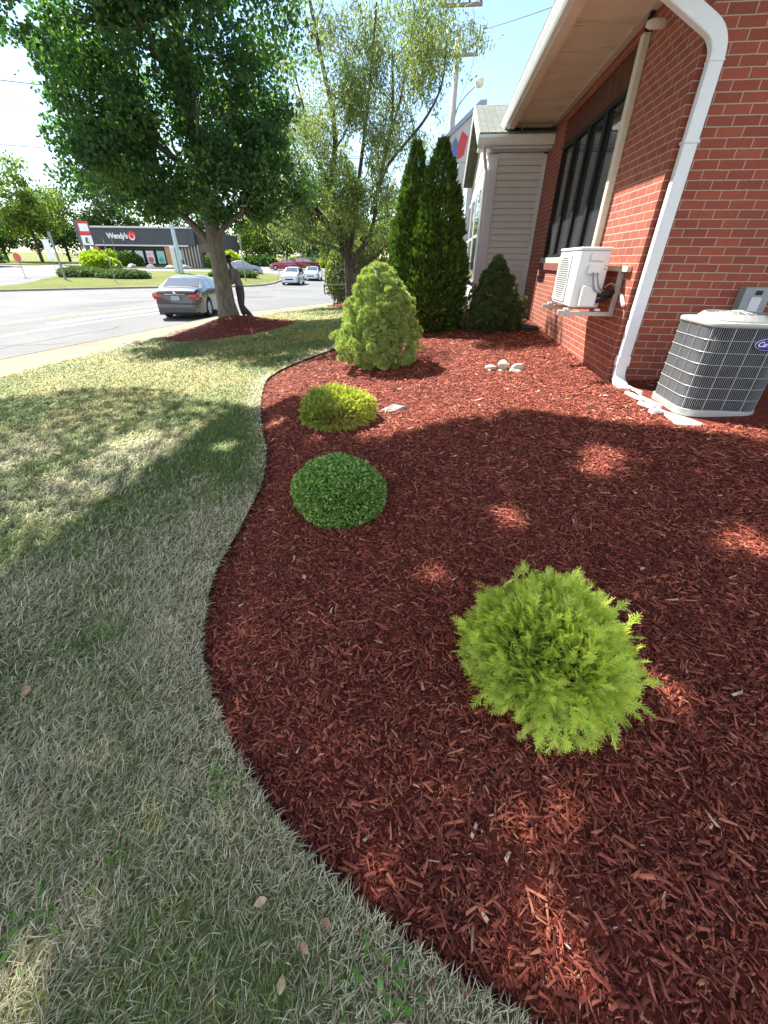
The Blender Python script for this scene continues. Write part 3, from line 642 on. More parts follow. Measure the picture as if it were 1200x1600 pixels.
f.lohi((ux0-.012,gy0,uz0+.04),(ux0-.001,gy0+.012,uz1-.07)); f.lohi((ux0-.012,gy1-.012,uz0+.04),(ux0-.001,gy1,uz1-.07))
for z in np.arange(uz0+.04,uz1-.07,.021): f.lohi((ux0-.011,gy0,z),(ux0-.004,gy1,z+.0055))
for y in np.arange(gy0,gy1,.027): f.lohi((ux0-.009,y,uz0+.04),(ux0-.003,y+.004,uz1-.07))
f.build('grille',M_unit,ou)
MB().lathe([(.205,0),(.205,.006)],(ux0-.002,(gy0+gy1)/2,(uz0+uz1)/2-.01),32,Matrix.Rotation(-PI/2,3,'Y')).build('fan_opening',M_dark,ou)
for y in np.linspace(gy0,gy0-.17,3)[1:]: pass
f=MB()
for z in (.90,.98,1.07,1.10): f.lohi((ux0-.003,uy0+.10,z),(ux0-.0005,uy0+.17,z+.006))
f.build('marking',mat('grey_print',(.3,.3,.3),.5),ou)['kind']='stuff'
# end face (towards camera): handles, terminal cover, valve cover
MB().extrude([(1.53,1.165),(1.67,1.165),(1.67,1.22),(1.66,1.235),(1.54,1.235),(1.53,1.22)],'y',uy0-.025,uy0-.001).build('handle_recess',M_unit,ou,bevel=.006)
MB().extrude([(1.52,1.05),(1.65,1.05),(1.65,1.10),(1.57,1.13),(1.53,1.13)],'y',uy0-.045,uy0-.001).build('cable_cover',M_unit,ou,bevel=.006)
MB().lohi((1.50,uy0-.085,.75),(1.66,uy0-.001,.945)).build('valve_cover',M_unit,ou,bevel=.012)
MB().lohi((1.69,uy0-.004,1.09),(1.715,uy0-.0005,1.10)).lohi((1.69,uy0-.004,1.12),(1.715,uy0-.0005,1.126)).build('label',mat('grey_print',(.3,.3,.3),.5),ou)
cab=lambda pts,r,nm,m,par: MB().tube(smooth_line3(pts),r,6).build(nm,m,par,smooth=True)
def smooth_line3(P,sub=6):
    P=[np.array(p,float) for p in P]; out=[]
    for i in range(len(P)-1):
        p0=P[max(i-1,0)];p1=P[i];p2=P[i+1];p3=P[min(i+2,len(P)-1)]
        for k in range(sub):
            t=k/sub; out.append(tuple(.5*((2*p1)+(-p0+p2)*t+(2*p0-5*p1+4*p2-p3)*t*t+(-p0+3*p1-3*p2+p3)*t**3)))
    out.append(tuple(P[-1])); return out
M_gr=mat('grey_conduit',(.25,.26,.28),.5); M_blk=mat('black_rubber',(.012,.012,.012),.8)
cab([(1.58,uy0-.05,1.06),(1.58,uy0-.09,1.0),(1.62,uy0-.10,.91),(1.70,uy0-.08,.88),(1.76,uy0,.86)],.010,'cable',M_gr,ou)
cab([(1.62,uy0-.05,1.06),(1.63,uy0-.09,.99),(1.66,uy0-.09,.93),(1.72,uy0-.06,.90)],.008,'cable',M_gr,ou)
cab([(1.66,uy0-.05,.86),(1.72,uy0-.09,.87),(1.80,uy0-.08,.89),(1.86,uy0-.02,.90)],.026,'insulated_pipe',M_blk,ou)
cab([(1.66,uy0-.04,.80),(1.74,uy0-.06,.82),(1.82,uy0-.03,.87),(1.87,uy0+.02,.89)],.020,'insulated_pipe',M_blk,ou)
cab([(1.72,uy0-.06,.93),(1.77,uy0-.12,.97),(1.84,4.86,.88),(1.85,4.80,.84)],.006,'cable',M_gr,ou)
MB().tube([(1.85,4.86,.87),(1.85,4.74,.79)],.018,10).build('drain_stub',M_trimw,ou)
for y in (5.0,5.75):
    for x in (1.36,1.68): MB().lohi((x,y,.712),(x+.05,y+.045,.734)).build('foot',M_unit,ou,bevel=.003)

# ================================================================ GROUND CONDENSER
cx,cy=2.43,3.93; S2=.305; zb=.075; H=.66
cu=thing('condenser_unit','grey louvred condenser with blue oval badge on a concrete pad','air conditioner',(cx,cy,.06))
def rrect(s,r,n=8):
    P=[]
    for qx,qy,a0 in ((1,1,0),(-1,1,90),(-1,-1,180),(1,-1,270)):
        for k in range(n+1):
            a=math.radians(a0+90*k/n); P.append((qx*(s-r)+r*math.cos(a),qy*(s-r)+r*math.sin(a)))
    return P
def ring(P,k): return [(cx+x*k,cy+y*k) for x,y in P]
M_lv=mat('grey_louvre_steel',(.40,.40,.38),.4,.2,var=.06,scale=8); M_coil=mat('dark_coil_fins',(.03,.03,.035),.5,.4,var=.3,scale=40)
RR=rrect(S2,.13,10)
def loopwall(P,z0,z1): 
    mb=MB(); n=len(P); mb.add([(x,y,z0) for x,y in P]+[(x,y,z1) for x,y in P],[(i,(i+1)%n,(i+1)%n+n,i+n) for i in range(n)]+[tuple(range(n))[::-1],tuple(range(n,2*n))]); return mb
loopwall(ring(RR,.93),zb+.02,zb+H).build('coil',M_coil,cu,smooth=True)
loopwall(ring(RR,1.04),zb-.03,zb+.03).build('base_pan',M_lv,cu,bevel=.006)
# louvre wires: vertical slats all round
per=[]; P=ring(RR,1.0); n=len(P)
for i in range(n):
    a=np.array(P[i]);b=np.array(P[(i+1)%n]); l_=np.linalg.norm(b-a); per.append((a,b,l_))
tot=sum(p[2] for p in per); K=150; f=MB(); g_=MB()
def at(s):
    for a,b,l_ in per:
        if s<=l_+1e-9: return a+(b-a)*(s/l_),(b-a)/l_
        s-=l_
    return per[-1][1],(per[-1][1]-per[-1][0])/per[-1][2]
for k in range(K):
    p,t=at(tot*k/K); nn=np.array([t[1],-t[0]]); w=.0034
    f.add([(p[0]-t[0]*w/2,p[1]-t[1]*w/2,zb+.03),(p[0]+t[0]*w/2,p[1]+t[1]*w/2,zb+.03),(p[0]+t[0]*w/2,p[1]+t[1]*w/2,zb+H),(p[0]-t[0]*w/2,p[1]-t[1]*w/2,zb+H),
           (p[0]-nn[0]*.012+t[0]*.004,p[1]-nn[1]*.012+t[1]*.004,zb+.03),(p[0]-nn[0]*.012+t[0]*.004,p[1]-nn[1]*.012+t[1]*.004,zb+H)],[(0,1,2,3),(1,4,5,2)])
f.build('louvre',mat('louvre_wire_grey',(.30,.31,.33),.45,.2),cu)
for z in np.linspace(zb+.03,zb+H,8)[1:-1]: g_.tube([(x,y,z) for x,y in ring(RR,1.012)]+[ring(RR,1.012)[0]+(z,)],.0026,5)
for k in range(0,K,10):
    p,t=at(tot*(k+.5)/K); nn=np.array([t[1],-t[0]]); g_.tube([(p[0]+nn[0]*.004,p[1]+nn[1]*.004,zb+.03),(p[0]+nn[0]*.004,p[1]+nn[1]*.004,zb+H)],.0030,5)
g_.build('guard_wire',M_lv,cu)
loopwall(ring(RR,1.035),zb+H,zb+H+.035).build('top_cap',M_lv,cu,bevel=.01,seg=3,smooth=True)
f=MB(); f.lathe([(.275,0),(.275,.012),(.235,.05),(.22,.05),(.22,.0)],(cx,cy,zb+H+.033),36); f.build('fan_ring',M_lv,cu)
MB().lathe([(.225,0),(.225,.004)],(cx,cy,zb+H+.036),36).build('fan_opening',M_dark,cu)
f=MB()
for r_ in (.05,.085,.12,.155,.19,.225): f.tube([(cx+r_*math.cos(t),cy+r_*math.sin(t),zb+H+.092-.09*r_) for t in np.linspace(0,2*PI,33)],.0032,5,cap=False)
for k in range(12): t=2*PI*k/12; f.tube([(cx+.04*math.cos(t),cy+.04*math.sin(t),zb+H+.092),(cx+.235*math.cos(t),cy+.235*math.sin(t),zb+H+.062)],.0035,5)
f.lathe([(.048,0),(.05,.008),(.03,.014)],(cx,cy,zb+H+.086),16); f.build('fan_guard',M_lv,cu)
f=MB()
for k in range(3):
    t=2*PI*k/3; f.add([(cx+.03*math.cos(t),cy+.03*math.sin(t),zb+H+.045),(cx+.2*math.cos(t-.3),cy+.2*math.sin(t-.3),zb+H+.04),(cx+.2*math.cos(t+.3),cy+.2*math.sin(t+.3),zb+H+.055),(cx+.03*math.cos(t+.9),cy+.03*math.sin(t+.9),zb+H+.05)],[(0,1,2,3)])
f.build('fan_blade',mat('fan_grey',(.25,.25,.25),.4,.3),cu)
def text_mesh(name,body,size,m,M,parent=None,ext=.002,shear=0,bold=0,space=1):
    c=bpy.data.curves.new(name,'FONT'); c.body=body; c.size=size; c.extrude=ext; c.align_x='CENTER'; c.align_y='CENTER'; c.shear=shear; c.offset=bold; c.space_character=space; c.resolution_u=3
    t=bpy.data.objects.new('tmp',c); COL.objects.link(t); bpy.context.view_layer.update()
    me=bpy.data.meshes.new_from_object(t.evaluated_get(bpy.context.evaluated_depsgraph_get())); bpy.data.objects.remove(t); bpy.data.curves.remove(c)
    me.transform(M); me.name=name; me.materials.clear(); me.materials.append(m); return link(name,me,parent)
FACEY=lambda x,y,z,rz=0: Matrix.Translation((x,y,z))@Matrix.Rotation(rz,4,'Z')@Matrix.Rotation(PI/2,4,'X')   # text readable from -Y
bx=.165; by=-S2-.014; bz=zb+H-.105-.06
mb=MB(); mb.lathe([(.072,0),(.072,.006),(.066,.009)],(0,0,0),36); 
oval=MB(); oval.v=[(x*1.15+bx-.06,by-z,y*.55+bz) for x,y,z in mb.v]; oval.f=mb.f
bd=oval.build('badge',mat('blue_enamel_badge',(.02,.03,.28),.3,coat=.5),cu,world=False)
text_mesh('lettering','Carrier',.052,mat('white_lettering',(.85,.85,.88),.4),FACEY(bx-.06,by-.0095,bz),bd,ext=.0008,shear=.35,bold=.0006,space=.95)
mb2=MB(); mb2.lathe([(.074,0),(.074,.004)],(0,0,0),36); o2=MB(); o2.v=[(x*1.17+bx-.06,by-z+.001,y*.57+bz) for x,y,z in mb2.v]; o2.f=mb2.f; o2.build('rim',mat('white_lettering',(.85,.85,.88),.4),bd,world=False)
pad=MB().lohi((2.03,3.43,-.03),(3.25,4.45,.040)).build('concrete_pad',mat('white_pad_concrete',(.62,.60,.57),.85,var=.12,scale=12,bmp=.4),None,bevel=.012); tag(pad,'whitish concrete pad under the grey louvred condenser','concrete pad')
cab([(2.72,4.10,.30),(2.86,4.14,.27),(2.98,4.35,.30),(2.99,4.70,.36)],.022,'insulated_pipe',M_blk,cu) if False else None
o=MB().tube(smooth_line3([(0.30,.10,.22),(.42,.12,.20),(.50,.35,.22),(.52,.76,.30)]),.020,8).build('insulated_pipe',mat('white_foam_sleeve',(.6,.6,.58),.7),cu,world=False,smooth=True)
# disconnect box
M_gbox=mat('grey_painted_box',(.26,.29,.30),.45,var=.1,scale=10)
eb=thing('electrical_box','grey electrical disconnect box on the brick above the condenser','electrical box',(2.93,Y0,.85))
MB().lohi((2.84,4.625,.68),(3.06,4.718,.97)).build('body',M_gbox,eb,bevel=.006)
MB().lohi((2.835,4.61,.675),(3.065,4.624,.965)).build('cover',M_gbox,eb,bevel=.004)
MB().lohi((2.91,4.606,.77),(3.0,4.6095,.89)).build('label',mat('paper_label',(.6,.62,.64),.6,var=.15,scale=60),eb)
MB().lohi((2.93,4.60,.91),(2.985,4.609,.945)).build('handle',M_dark,eb,bevel=.002)
MB().lathe([(.02,0),(.022,.03)],(3.067,4.66,.89),12,Matrix.Rotation(PI/2,3,'Y')).build('plug',M_blk,eb)
cab([(2.95,4.66,.68),(2.96,4.67,.5),(2.9,4.6,.40),(2.75,4.3,.36)],.014,'conduit',M_gr,eb)
# utility box at right edge of the wall
ub=thing('meter_box','pale box on the brick wall at the right edge, above the condenser','meter box',(3.35,Y0,1.6))
MB().lohi((3.22,4.60,1.38),(3.5,4.718,1.75)).build('body',M_alum,ub,bevel=.01)
MB().lohi((3.25,4.59,1.42),(3.47,4.60,1.70)).build('cover',M_alum,ub,bevel=.004)
# broken splash block pieces
M_spl=mat('white_worn_plastic',(.72,.70,.66),.7,var=.12,scale=25,bmp=.3)
def chunk(P,h,x,y,z,rz,name,lab,grp,m,cat):
    r=MB().extrude(P,'z',0,h)
    for i,v in enumerate(r.v): r.v[i]=(v[0]*(1 if v[2]==0 else .85)+U(-.004,.004),v[1]*(1 if v[2]==0 else .85)+U(-.004,.004),v[2]+U(-.1,.1)*h)
    o=r.build(name,m,None,bevel=min(.004,h*.2),world=False); o.location=(x,y,z); o.rotation_euler=(U(-.1,.1),U(-.1,.1),rz); tag(o,lab,cat,grp); return o
def strip_poly(l,w,k=7):
    a=[(-l/2+l*i/k,-w/2*U(.6,1.1)) for i in range(k+1)]; b=[(l/2-l*i/k,w/2*U(.6,1.1)) for i in range(k+1)]; return a+b
SP='broken pieces of a white splash block below the downspout'
for l,w,x,y,rz,lab in ((.34,.035,1.955,4.17,1.62,'long white splash-block rim running out from the downspout foot'),(.22,.028,2.03,4.33,1.9,'short white rim right against the downspout foot'),
        (.30,.038,2.02,3.98,2.0,'white rim piece lying nearest the condenser pad'),(.20,.030,1.955,3.88,1.85,'small white rim piece between the two longer ones'),(.11,.075,1.975,3.72,.3,'squat white lump at the outer end of the splash block')):
    chunk(strip_poly(l,w),.03,x,y,float(bedz(np.array([x]),np.array([y]))[0])+.008,rz,'splash_block_piece',lab,SP,M_spl,'splash block')
# rodent bait station
bs_=thing('bait_station','black plastic bait station on the mulch against the brick wall','bait box',(1.66,8.0,.12),rz=math.radians(-12))
MB().lohi((-.15,-.10,-.02),(.15,.10,.055)).build('base',M_blk,bs_,bevel=.015,world=False)
MB().box((0,0,.075),(.31,.21,.035),tap=.8).build('lid',mat('black_gloss_plastic',(.02,.02,.022),.3),bs_,bevel=.008,world=False)

# ================================================================ ROCKS
M_lime=mat('pale_limestone',(.52,.45,.36),.9,var=.25,scale=14,bmp=.9,bscale=40); M_grey=mat('grey_fieldstone',(.27,.26,.25),.9,var=.3,scale=9,bmp=.9,bscale=30)
import bmesh
def rock(x,y,z,d,seed,lab,m,grp=None,rz=0,name='rock'):
    r=np.random.default_rng(seed); bm=bmesh.new(); bmesh.ops.create_icosphere(bm,subdivisions=3,radius=1)
    pl=r.normal(size=(11,3)); pl/=np.linalg.norm(pl,axis=1,keepdims=True); h_=r.uniform(.45,.78,11)
    for v in bm.verts:
        p=np.array(v.co)
        for a,b in zip(pl,h_):
            t=p@a
            if t>b: p=p-a*(t-b)
        p=p*(1+r.uniform(-.04,.04)); v.co=(p[0]*d[0],p[1]*d[1],p[2]*d[2])
    me=bpy.data.meshes.new(name); bm.to_mesh(me); bm.free(); me.materials.append(m)
    o=link(name,me); o.location=(x,y,z); o.rotation_euler=(0,0,rz); tag(o,lab,'rock',grp); return o
g1='pale rocks piled on the mulch in front of the dark spruce'
zz=lambda x,y: float(bedz(np.array([x]),np.array([y]))[0])
for x,y,d,sd,lab in ((.90,5.42,(.095,.075,.085),3,'tallest blocky pale rock in the middle of the pile'),(.74,5.44,(.075,.06,.05),4,'flat-topped pale rock at the left of the pile'),
   (1.08,5.36,(.11,.07,.055),5,'slanting pale rock at the right of the pile'),(.985,5.27,(.045,.04,.035),6,'small pale stone between the middle and right rocks'),
   (.84,5.25,(.035,.03,.03),7,'smallest pale stone in front of the pile'),(.71,5.33,(.035,.03,.025),8,'small reddish-pale stone at the left foot of the pile'),(1.03,5.24,(.05,.03,.03),9,'small pale stone leaning on the front of the right rock')):
    rock(x,y,zz(x,y)+d[2]*.5,d,sd,lab,M_lime,g1,sd*.7)
rock(-.33,4.02,zz(-.33,4.02)+.0,(.20,.13,.055),21,'flat grey stone beside the small golden shrub',M_grey,None,.3)
rock(.83,4.55,zz(.83,4.55)+.01,(.018,.016,.012),22,'tiny white pebble alone on the sunny mulch',M_lime)

# ================================================================ SHRUBS
def shell(n,c,rx,ry,rz,seed,amp,k,sharp,lo=.86,hi=1.0,bottom=-.25,fr=0):
    D=sph(int(n*2.2)); D=D[D[:,2]>bottom][:n]; L_=lump(D,seed,k,amp,sharp); s=U(lo,hi,len(D))
    P=D*(L_*s)[:,None]*np.array([rx,ry,rz]); Nn=D/np.array([rx,ry,rz]); Nn/=np.linalg.norm(Nn,axis=1,keepdims=True)
    return P+np.array(c),Nn
def twigs(name,c,h,r,parent,m,n=14,up=.6):
    f=MB(); c=np.array(c)
    for i in range(n):
        t=2*PI*i/n+U(-.2,.2); q=r*U(.35,.8); f.tube([tuple(c+[0,0,-.03]),tuple(c+[q*.3*math.cos(t),q*.3*math.sin(t),h*.3]),tuple(c+[q*math.cos(t),q*math.sin(t),h*up*U(.8,1.1)])],[.012*r/.35,.008*r/.35,.003],6)
    return f.build(name,m,parent,smooth=True)
M_bk=bark('shrub_bark',(.10,.07,.05),(.2,.15,.11),30)
M_gold=foliage('golden_green_sprays',[(0,(.06,.13,.025)),(.35,(.26,.38,.05)),(.7,(.52,.64,.08)),(1,(.74,.80,.12))],.16,.5,tip=(.78,.86,.15),spec=.35)
g=thing('golden_globe_shrub','large bright lime-green feathery globe shrub in the near mulch','shrub',(.50,1.05,zz(.5,1.05)))
c0=(.475,1.02,zz(.5,1.05)+.125)
TA=[spray(5,.026,.46,.48,.14,sd) for sd in (1,2,3)]
VV=[];FF=[];AT={'rnd':[],'tip':[]};kk=0
def acc(V,F,a):
    global kk
    VV.append(V);FF.append(F+kk);kk+=len(V)
    for q in AT: AT[q].append(a[q])
def flush(name,m,parent):
    global kk
    o=big(name,np.concatenate(VV),np.concatenate(FF),m,parent,{q:np.concatenate(AT[q]) for q in AT}); VV.clear();FF.clear();kk=0
    for q in AT: AT[q]=[]
    return o
for lo,hi,n,b,sc in ((.55,.68,700,-.5,.065),(.64,.84,1200,-.25,.060),(.78,1.0,2100,.08,.060)):  # inner layers coloured darker, painting shade into the gaps between sprays
    for q,T in enumerate(TA):
        P,Nn=shell(n//3,c0,.285,.285,.225,50,.10,30,16,lo,hi,-.42)
        k=P[:,2]>c0[2]-.15; P,Nn=P[k],Nn[k]
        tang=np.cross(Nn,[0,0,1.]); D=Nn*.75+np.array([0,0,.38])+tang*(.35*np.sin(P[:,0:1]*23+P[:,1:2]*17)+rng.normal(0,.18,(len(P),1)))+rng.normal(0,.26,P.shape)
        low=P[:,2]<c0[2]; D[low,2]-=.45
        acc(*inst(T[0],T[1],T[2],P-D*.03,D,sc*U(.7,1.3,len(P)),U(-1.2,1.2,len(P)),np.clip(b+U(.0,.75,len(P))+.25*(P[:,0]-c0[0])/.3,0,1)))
# a few long stray shoots
P,Nn=shell(34,c0,.285,.285,.24,51,.05,10,8,.98,1.0,-.1); D=Nn+rng.normal(0,.25,P.shape)+[0,0,.2]; T=TA[0]
acc(*inst(T[0],T[1],T[2],P,D,U(.05,.085,len(P)),U(-1,1,len(P)),U(.5,1,len(P))))
P,Nn=shell(60,(.48,.93,c0[2]-.04),.21,.19,.13,51,.05,10,8,.85,1.05,-.5); k=(P[:,1]<.85); P=P[k]; D=np.c_[P[:,0]-.5,P[:,1]-1.05,-.12+0*P[:,0]]; D/=np.linalg.norm(D,axis=1,keepdims=True)
acc(*inst(T[0],T[1],T[2],P,D+rng.normal(0,.25,P.shape),U(.045,.075,len(P)),U(-1,1,len(P)),U(.5,1,len(P))))
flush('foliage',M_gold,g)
twigs('stems',(.5,1.05,zz(.5,1.05)),.35,.3,g,M_bk,18)
# ---- boxwood
M_box=foliage('boxwood_leaves',[(0,(.06,.13,.03)),(.4,(.15,.29,.06)),(.8,(.30,.44,.11)),(1,(.55,.66,.26))],.25,.32,spec=.55)
b_=thing('boxwood_shrub','neat rounded mid-green small-leaved shrub, second from the near end of the bed','shrub',(-.53,2.28,zz(-.53,2.28)))
cb=(-.515,2.14,zz(-.53,2.14)+.105)
ROUND=([(0,0,0),(.30,.3,.08),(.26,.75,.05),(0,1,-.02),(-.26,.75,.05),(-.30,.3,.08)],[(0,1,2,3),(0,3,4,5)],[0,.4,.7,1,.7,.4])
for lo,hi,n,b in ((.74,.88,9000,0.),(.90,1.0,15000,.2)):
    P,Nn=shell(n,cb,.285,.27,.215,61,.08,40,26,lo,hi,-.5); k=P[:,2]>cb[2]-.105; P,Nn=P[k],Nn[k]
    D=Nn*.5+rng.normal(0,.55,P.shape)+[0,0,.25]; acc(*inst(*ROUND,P,D,U(.012,.022,len(P)),U(-PI,PI,len(P)),np.clip(U(0,.8,len(P))**1.3+b,0,1)))
flush('foliage',M_box,b_); twigs('stems',(-.53,2.28,zz(-.53,2.28)),.26,.28,b_,M_bk,14)
# ---- small golden cypress
M_yel=foliage('yellow_green_sprays',[(0,(.09,.15,.03)),(.4,(.22,.29,.05)),(.8,(.42,.43,.07)),(1,(.62,.56,.11))],.33,.5,tip=(.56,.54,.14))
y_=thing('golden_mound_shrub','small yellow-green feathery mound shrub with a flat grey stone beside it','shrub',(-.88,3.85,zz(-.88,3.85)))
cyy=(-.87,3.74,zz(-.88,3.74)+.065); TB=[spray(6,.05,.36,.5,.15,sd,sub=False) for sd in (5,6)]
for lo,hi,n,b in ((.62,.8,1500,0.),(.80,.98,3600,.12)):
    for T in TB:
        P,Nn=shell(n//2,cyy,.37,.33,.20,70,.12,20,12,lo,hi,-.4); k=P[:,2]>cyy[2]-.09; P,Nn=P[k],Nn[k]
        D=Nn*.6+np.array([.15,-.05,.35])+rng.normal(0,.25,P.shape); low=P[:,2]<cyy[2]; D[low,2]-=.5
        acc(*inst(T[0],T[1],T[2],P,D,U(.04,.075,len(P)),U(-1.5,1.5,len(P)),np.clip(b+U(0,.6,len(P))+.45*(P[:,0]-cyy[0])/.4,0,1)))
flush('foliage',M_yel,y_); twigs('stems',(-.88,3.85,zz(-.88,3.85)),.25,.33,y_,M_bk,14)
# ---- dwarf spruces (needle nubs on lumpy cones)
r_=np.random.default_rng(3); NUBV=[];NUBF=[];NUBT=[]
for i in range(22):
    z=r_.uniform(.05,1); t=2.4*i; q=math.sqrt(1-z*z); d=np.array([q*math.cos(t),z,q*math.sin(t)]); s_=np.cross(d,[.3,.5,.8]); s_/=np.linalg.norm(s_); k=len(NUBV)
    NUBV+= [tuple(-s_*.05),tuple(s_*.05),tuple(d+s_*.045),tuple(d-s_*.045)]; NUBT+=[.2,.2,1,1]; NUBF.append((k,k+1,k+2,k+3))
def cone(n,c,prof,seed,amp,ex=1.0,inset=(.85,1.0)):
    """points on a lumpy surface of revolution. prof: [(z,r)...]"""
    zs=np.array([p[0] for p in prof]); rs=np.array([p[1] for p in prof]); w=np.maximum(rs,.06); cdf=np.concatenate([[0],np.cumsum((w[1:]+w[:-1])/2*np.hypot(np.diff(zs),np.diff(rs)))]); cdf/=cdf[-1]
    u=U(0,1,n); z=np.interp(u,cdf,zs); r=np.interp(u,cdf,rs); t=U(0,2*PI,n)
    L_=1+amp*2*(vnoise(t/(2*PI)*ex*11,z*9,1,seed)-.5)+amp*1.4*(vnoise(t/(2*PI)*ex*23,z*20,1,seed+1)-.5)
    sl=-np.gradient(rs,zs); nz=np.interp(z,zs,sl); s=U(*inset,n)
    P=np.c_[r*L_*s*np.cos(t),r*L_*s*np.sin(t),z]+np.array(c); Nn=np.c_[np.cos(t),np.sin(t),np.clip(nz,-1,3)]; Nn/=np.linalg.norm(Nn,axis=1,keepdims=True); return P,Nn
def spruce(name,lab,x,y,prof,m,seed,n,sc,amp,b=0):
    z=zz(x,y) if inpoly(np.array([x]),np.array([y]),BED)[0] else zl(x,y)
    o=thing(name,lab,'conifer',(x,y,z))
    for ins,k,bb_ in (((.62,.82),.9,-.2),((.82,1.0),1.15,0)):
        nc=max(30,int(n*k/8)); P0,N0=cone(nc,(x,y,z),prof,seed,amp,inset=(ins[0]*(.75 if ins[0]<.7 else 1),ins[1])); P0=np.repeat(P0,9,0); N0=np.repeat(N0,9,0); cr=np.repeat(U(-.25,.3,nc),9); S0=sph(len(P0)); S0=S0+N0*.9; S0/=np.linalg.norm(S0,axis=1,keepdims=True); P=P0+S0*.042*U(.6,1.2,(len(P0),1)); D=S0+rng.normal(0,.25,P.shape)+[0,0,.15]
        acc(*inst(NUBV,NUBF,NUBT,P,D,sc*.8*U(.7,1.3,len(P)),U(-PI,PI,len(P)),np.clip(U(.1,.8,len(P))+cr+b+bb_,0,1)))
    flush('foliage',m,o)
    f=MB(); H_=prof[-1][0]; f.tube([(x,y,z-.05),(x,y,z+H_*.5),(x,y,z+H_*.92)],[.05,.035,.01],8)
    for i in range(40):
        zi=.08+H_*.8*i/40; ri=np.interp(zi,[p[0] for p in prof],[p[1] for p in prof])*.75; t=2.4*i; f.tube([(x,y,z+zi),(x+ri*math.cos(t),y+ri*math.sin(t),z+zi+.06)],[.012,.004],5)
    f.build('trunk',M_bk,o); return o
M_sp1=foliage('light_spruce_needles',[(0,(.07,.12,.03)),(.4,(.15,.23,.055)),(.8,(.28,.38,.10)),(1,(.40,.48,.16))],.25,.5,tip=(.42,.50,.17))
M_sp2=foliage('dark_spruce_needles',[(0,(.02,.045,.018)),(.5,(.045,.085,.028)),(.85,(.09,.14,.04)),(1,(.17,.22,.06))],.15,.5,tip=(.10,.14,.045))
spruce('dwarf_spruce','lumpy pale-green cone-shaped dwarf spruce in full sun left of the tall evergreens',-.76,6.0,[(.04,.34),(.13,.47),(.30,.54),(.50,.53),(.70,.44),(.88,.34),(1.04,.25),(1.16,.16),(1.22,.05)],M_sp1,5,3600,.038,.25)
spruce('dwarf_spruce','dark green conical dwarf spruce in front of the white siding',1.0,8.25,[(.03,.38),(.12,.48),(.28,.52),(.5,.45),(.72,.32),(.92,.19),(1.05,.10),(1.14,.02)],M_sp2,9,3300,.038,.24)
# ---- twin columnar arborvitae
M_arb=foliage('arborvitae_sprays',[(0,(.018,.05,.010)),(.5,(.045,.105,.016)),(.85,(.10,.17,.022)),(1,(.20,.27,.03))],.22,.5,tip=(.10,.17,.03))
TC=[spray(4,.08,.5,.6,.1,sd,sub=False) for sd in (8,9)]
def arb(lab,x,y,prof,seed,n):
    z=zz(x,y); o=thing('arborvitae',lab,'conifer',(x,y,z),'tall narrow evergreens behind the pale spruce')
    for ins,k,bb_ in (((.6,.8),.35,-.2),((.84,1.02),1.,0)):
        for T in TC:
            P,Nn=cone(int(n*k/2),(x,y,z),prof,seed,.13,inset=ins); D=Nn*.65+rng.normal(0,.25,P.shape)+[0,0,.65]
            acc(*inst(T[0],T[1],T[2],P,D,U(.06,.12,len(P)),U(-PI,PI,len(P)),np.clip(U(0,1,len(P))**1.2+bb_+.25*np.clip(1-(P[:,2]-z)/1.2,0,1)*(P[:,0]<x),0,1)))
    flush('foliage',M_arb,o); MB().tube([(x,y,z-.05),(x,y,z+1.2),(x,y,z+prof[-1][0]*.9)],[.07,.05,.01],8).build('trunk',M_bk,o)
arb('left, slimmer of the two tall pointed evergreens standing together',-.50,8.95,[(.03,.36),(.25,.46),(.7,.47),(1.2,.40),(1.8,.30),(2.3,.20),(2.62,.11),(2.86,.02)],21,8500)
arb('right, fuller of the two tall pointed evergreens standing together',-.06,8.70,[(.02,.40),(.2,.52),(.6,.56),(1.1,.50),(1.7,.40),(2.2,.27),(2.55,.15),(2.80,.02)],25,11000)
# ---- rounded hedge bush near the railing
M_hed=foliage('hedge_leaves',[(0,(.045,.07,.02)),(.5,(.11,.15,.035)),(.85,(.22,.25,.08)),(1,(.42,.42,.22))],.3,.4,spec=.5)
def bush(name,lab,c,r,m,n,sc,seed,amp=.15,grp=None,bottom=-.6,cat='bush'):
    o=thing(name,lab,cat,(c[0],c[1],c[2]-r[2]*.6),grp)
    for lo,hi,k in ((.7,.88,.5),(.88,1.02,1)):
        P,Nn=shell(int(n*k),c,*r,seed,amp,18,10,lo,hi,bottom); D=Nn*.6+rng.normal(0,.5,P.shape)
        acc(*inst(*LEAF,P,D,sc*U(.7,1.3,len(P)),U(-PI,PI,len(P)),U(0,1,len(P))))
    flush('foliage',m,o)
    MB().tube([(c[0],c[1],c[2]-r[2]*.95),(c[0]+.02,c[1],c[2]-r[2]*.2),(c[0],c[1],c[2]+r[2]*.4)],[.05*r[0],.04*r[0],.01],6).build('stem',M_bk,o); return o
bush('clipped_bush','tall rounded variegated bush behind the metal railing',(-4.45,23.2,.62),(1.15,1.1,1.28),M_hed,11000,.085,31,bottom=-.98)
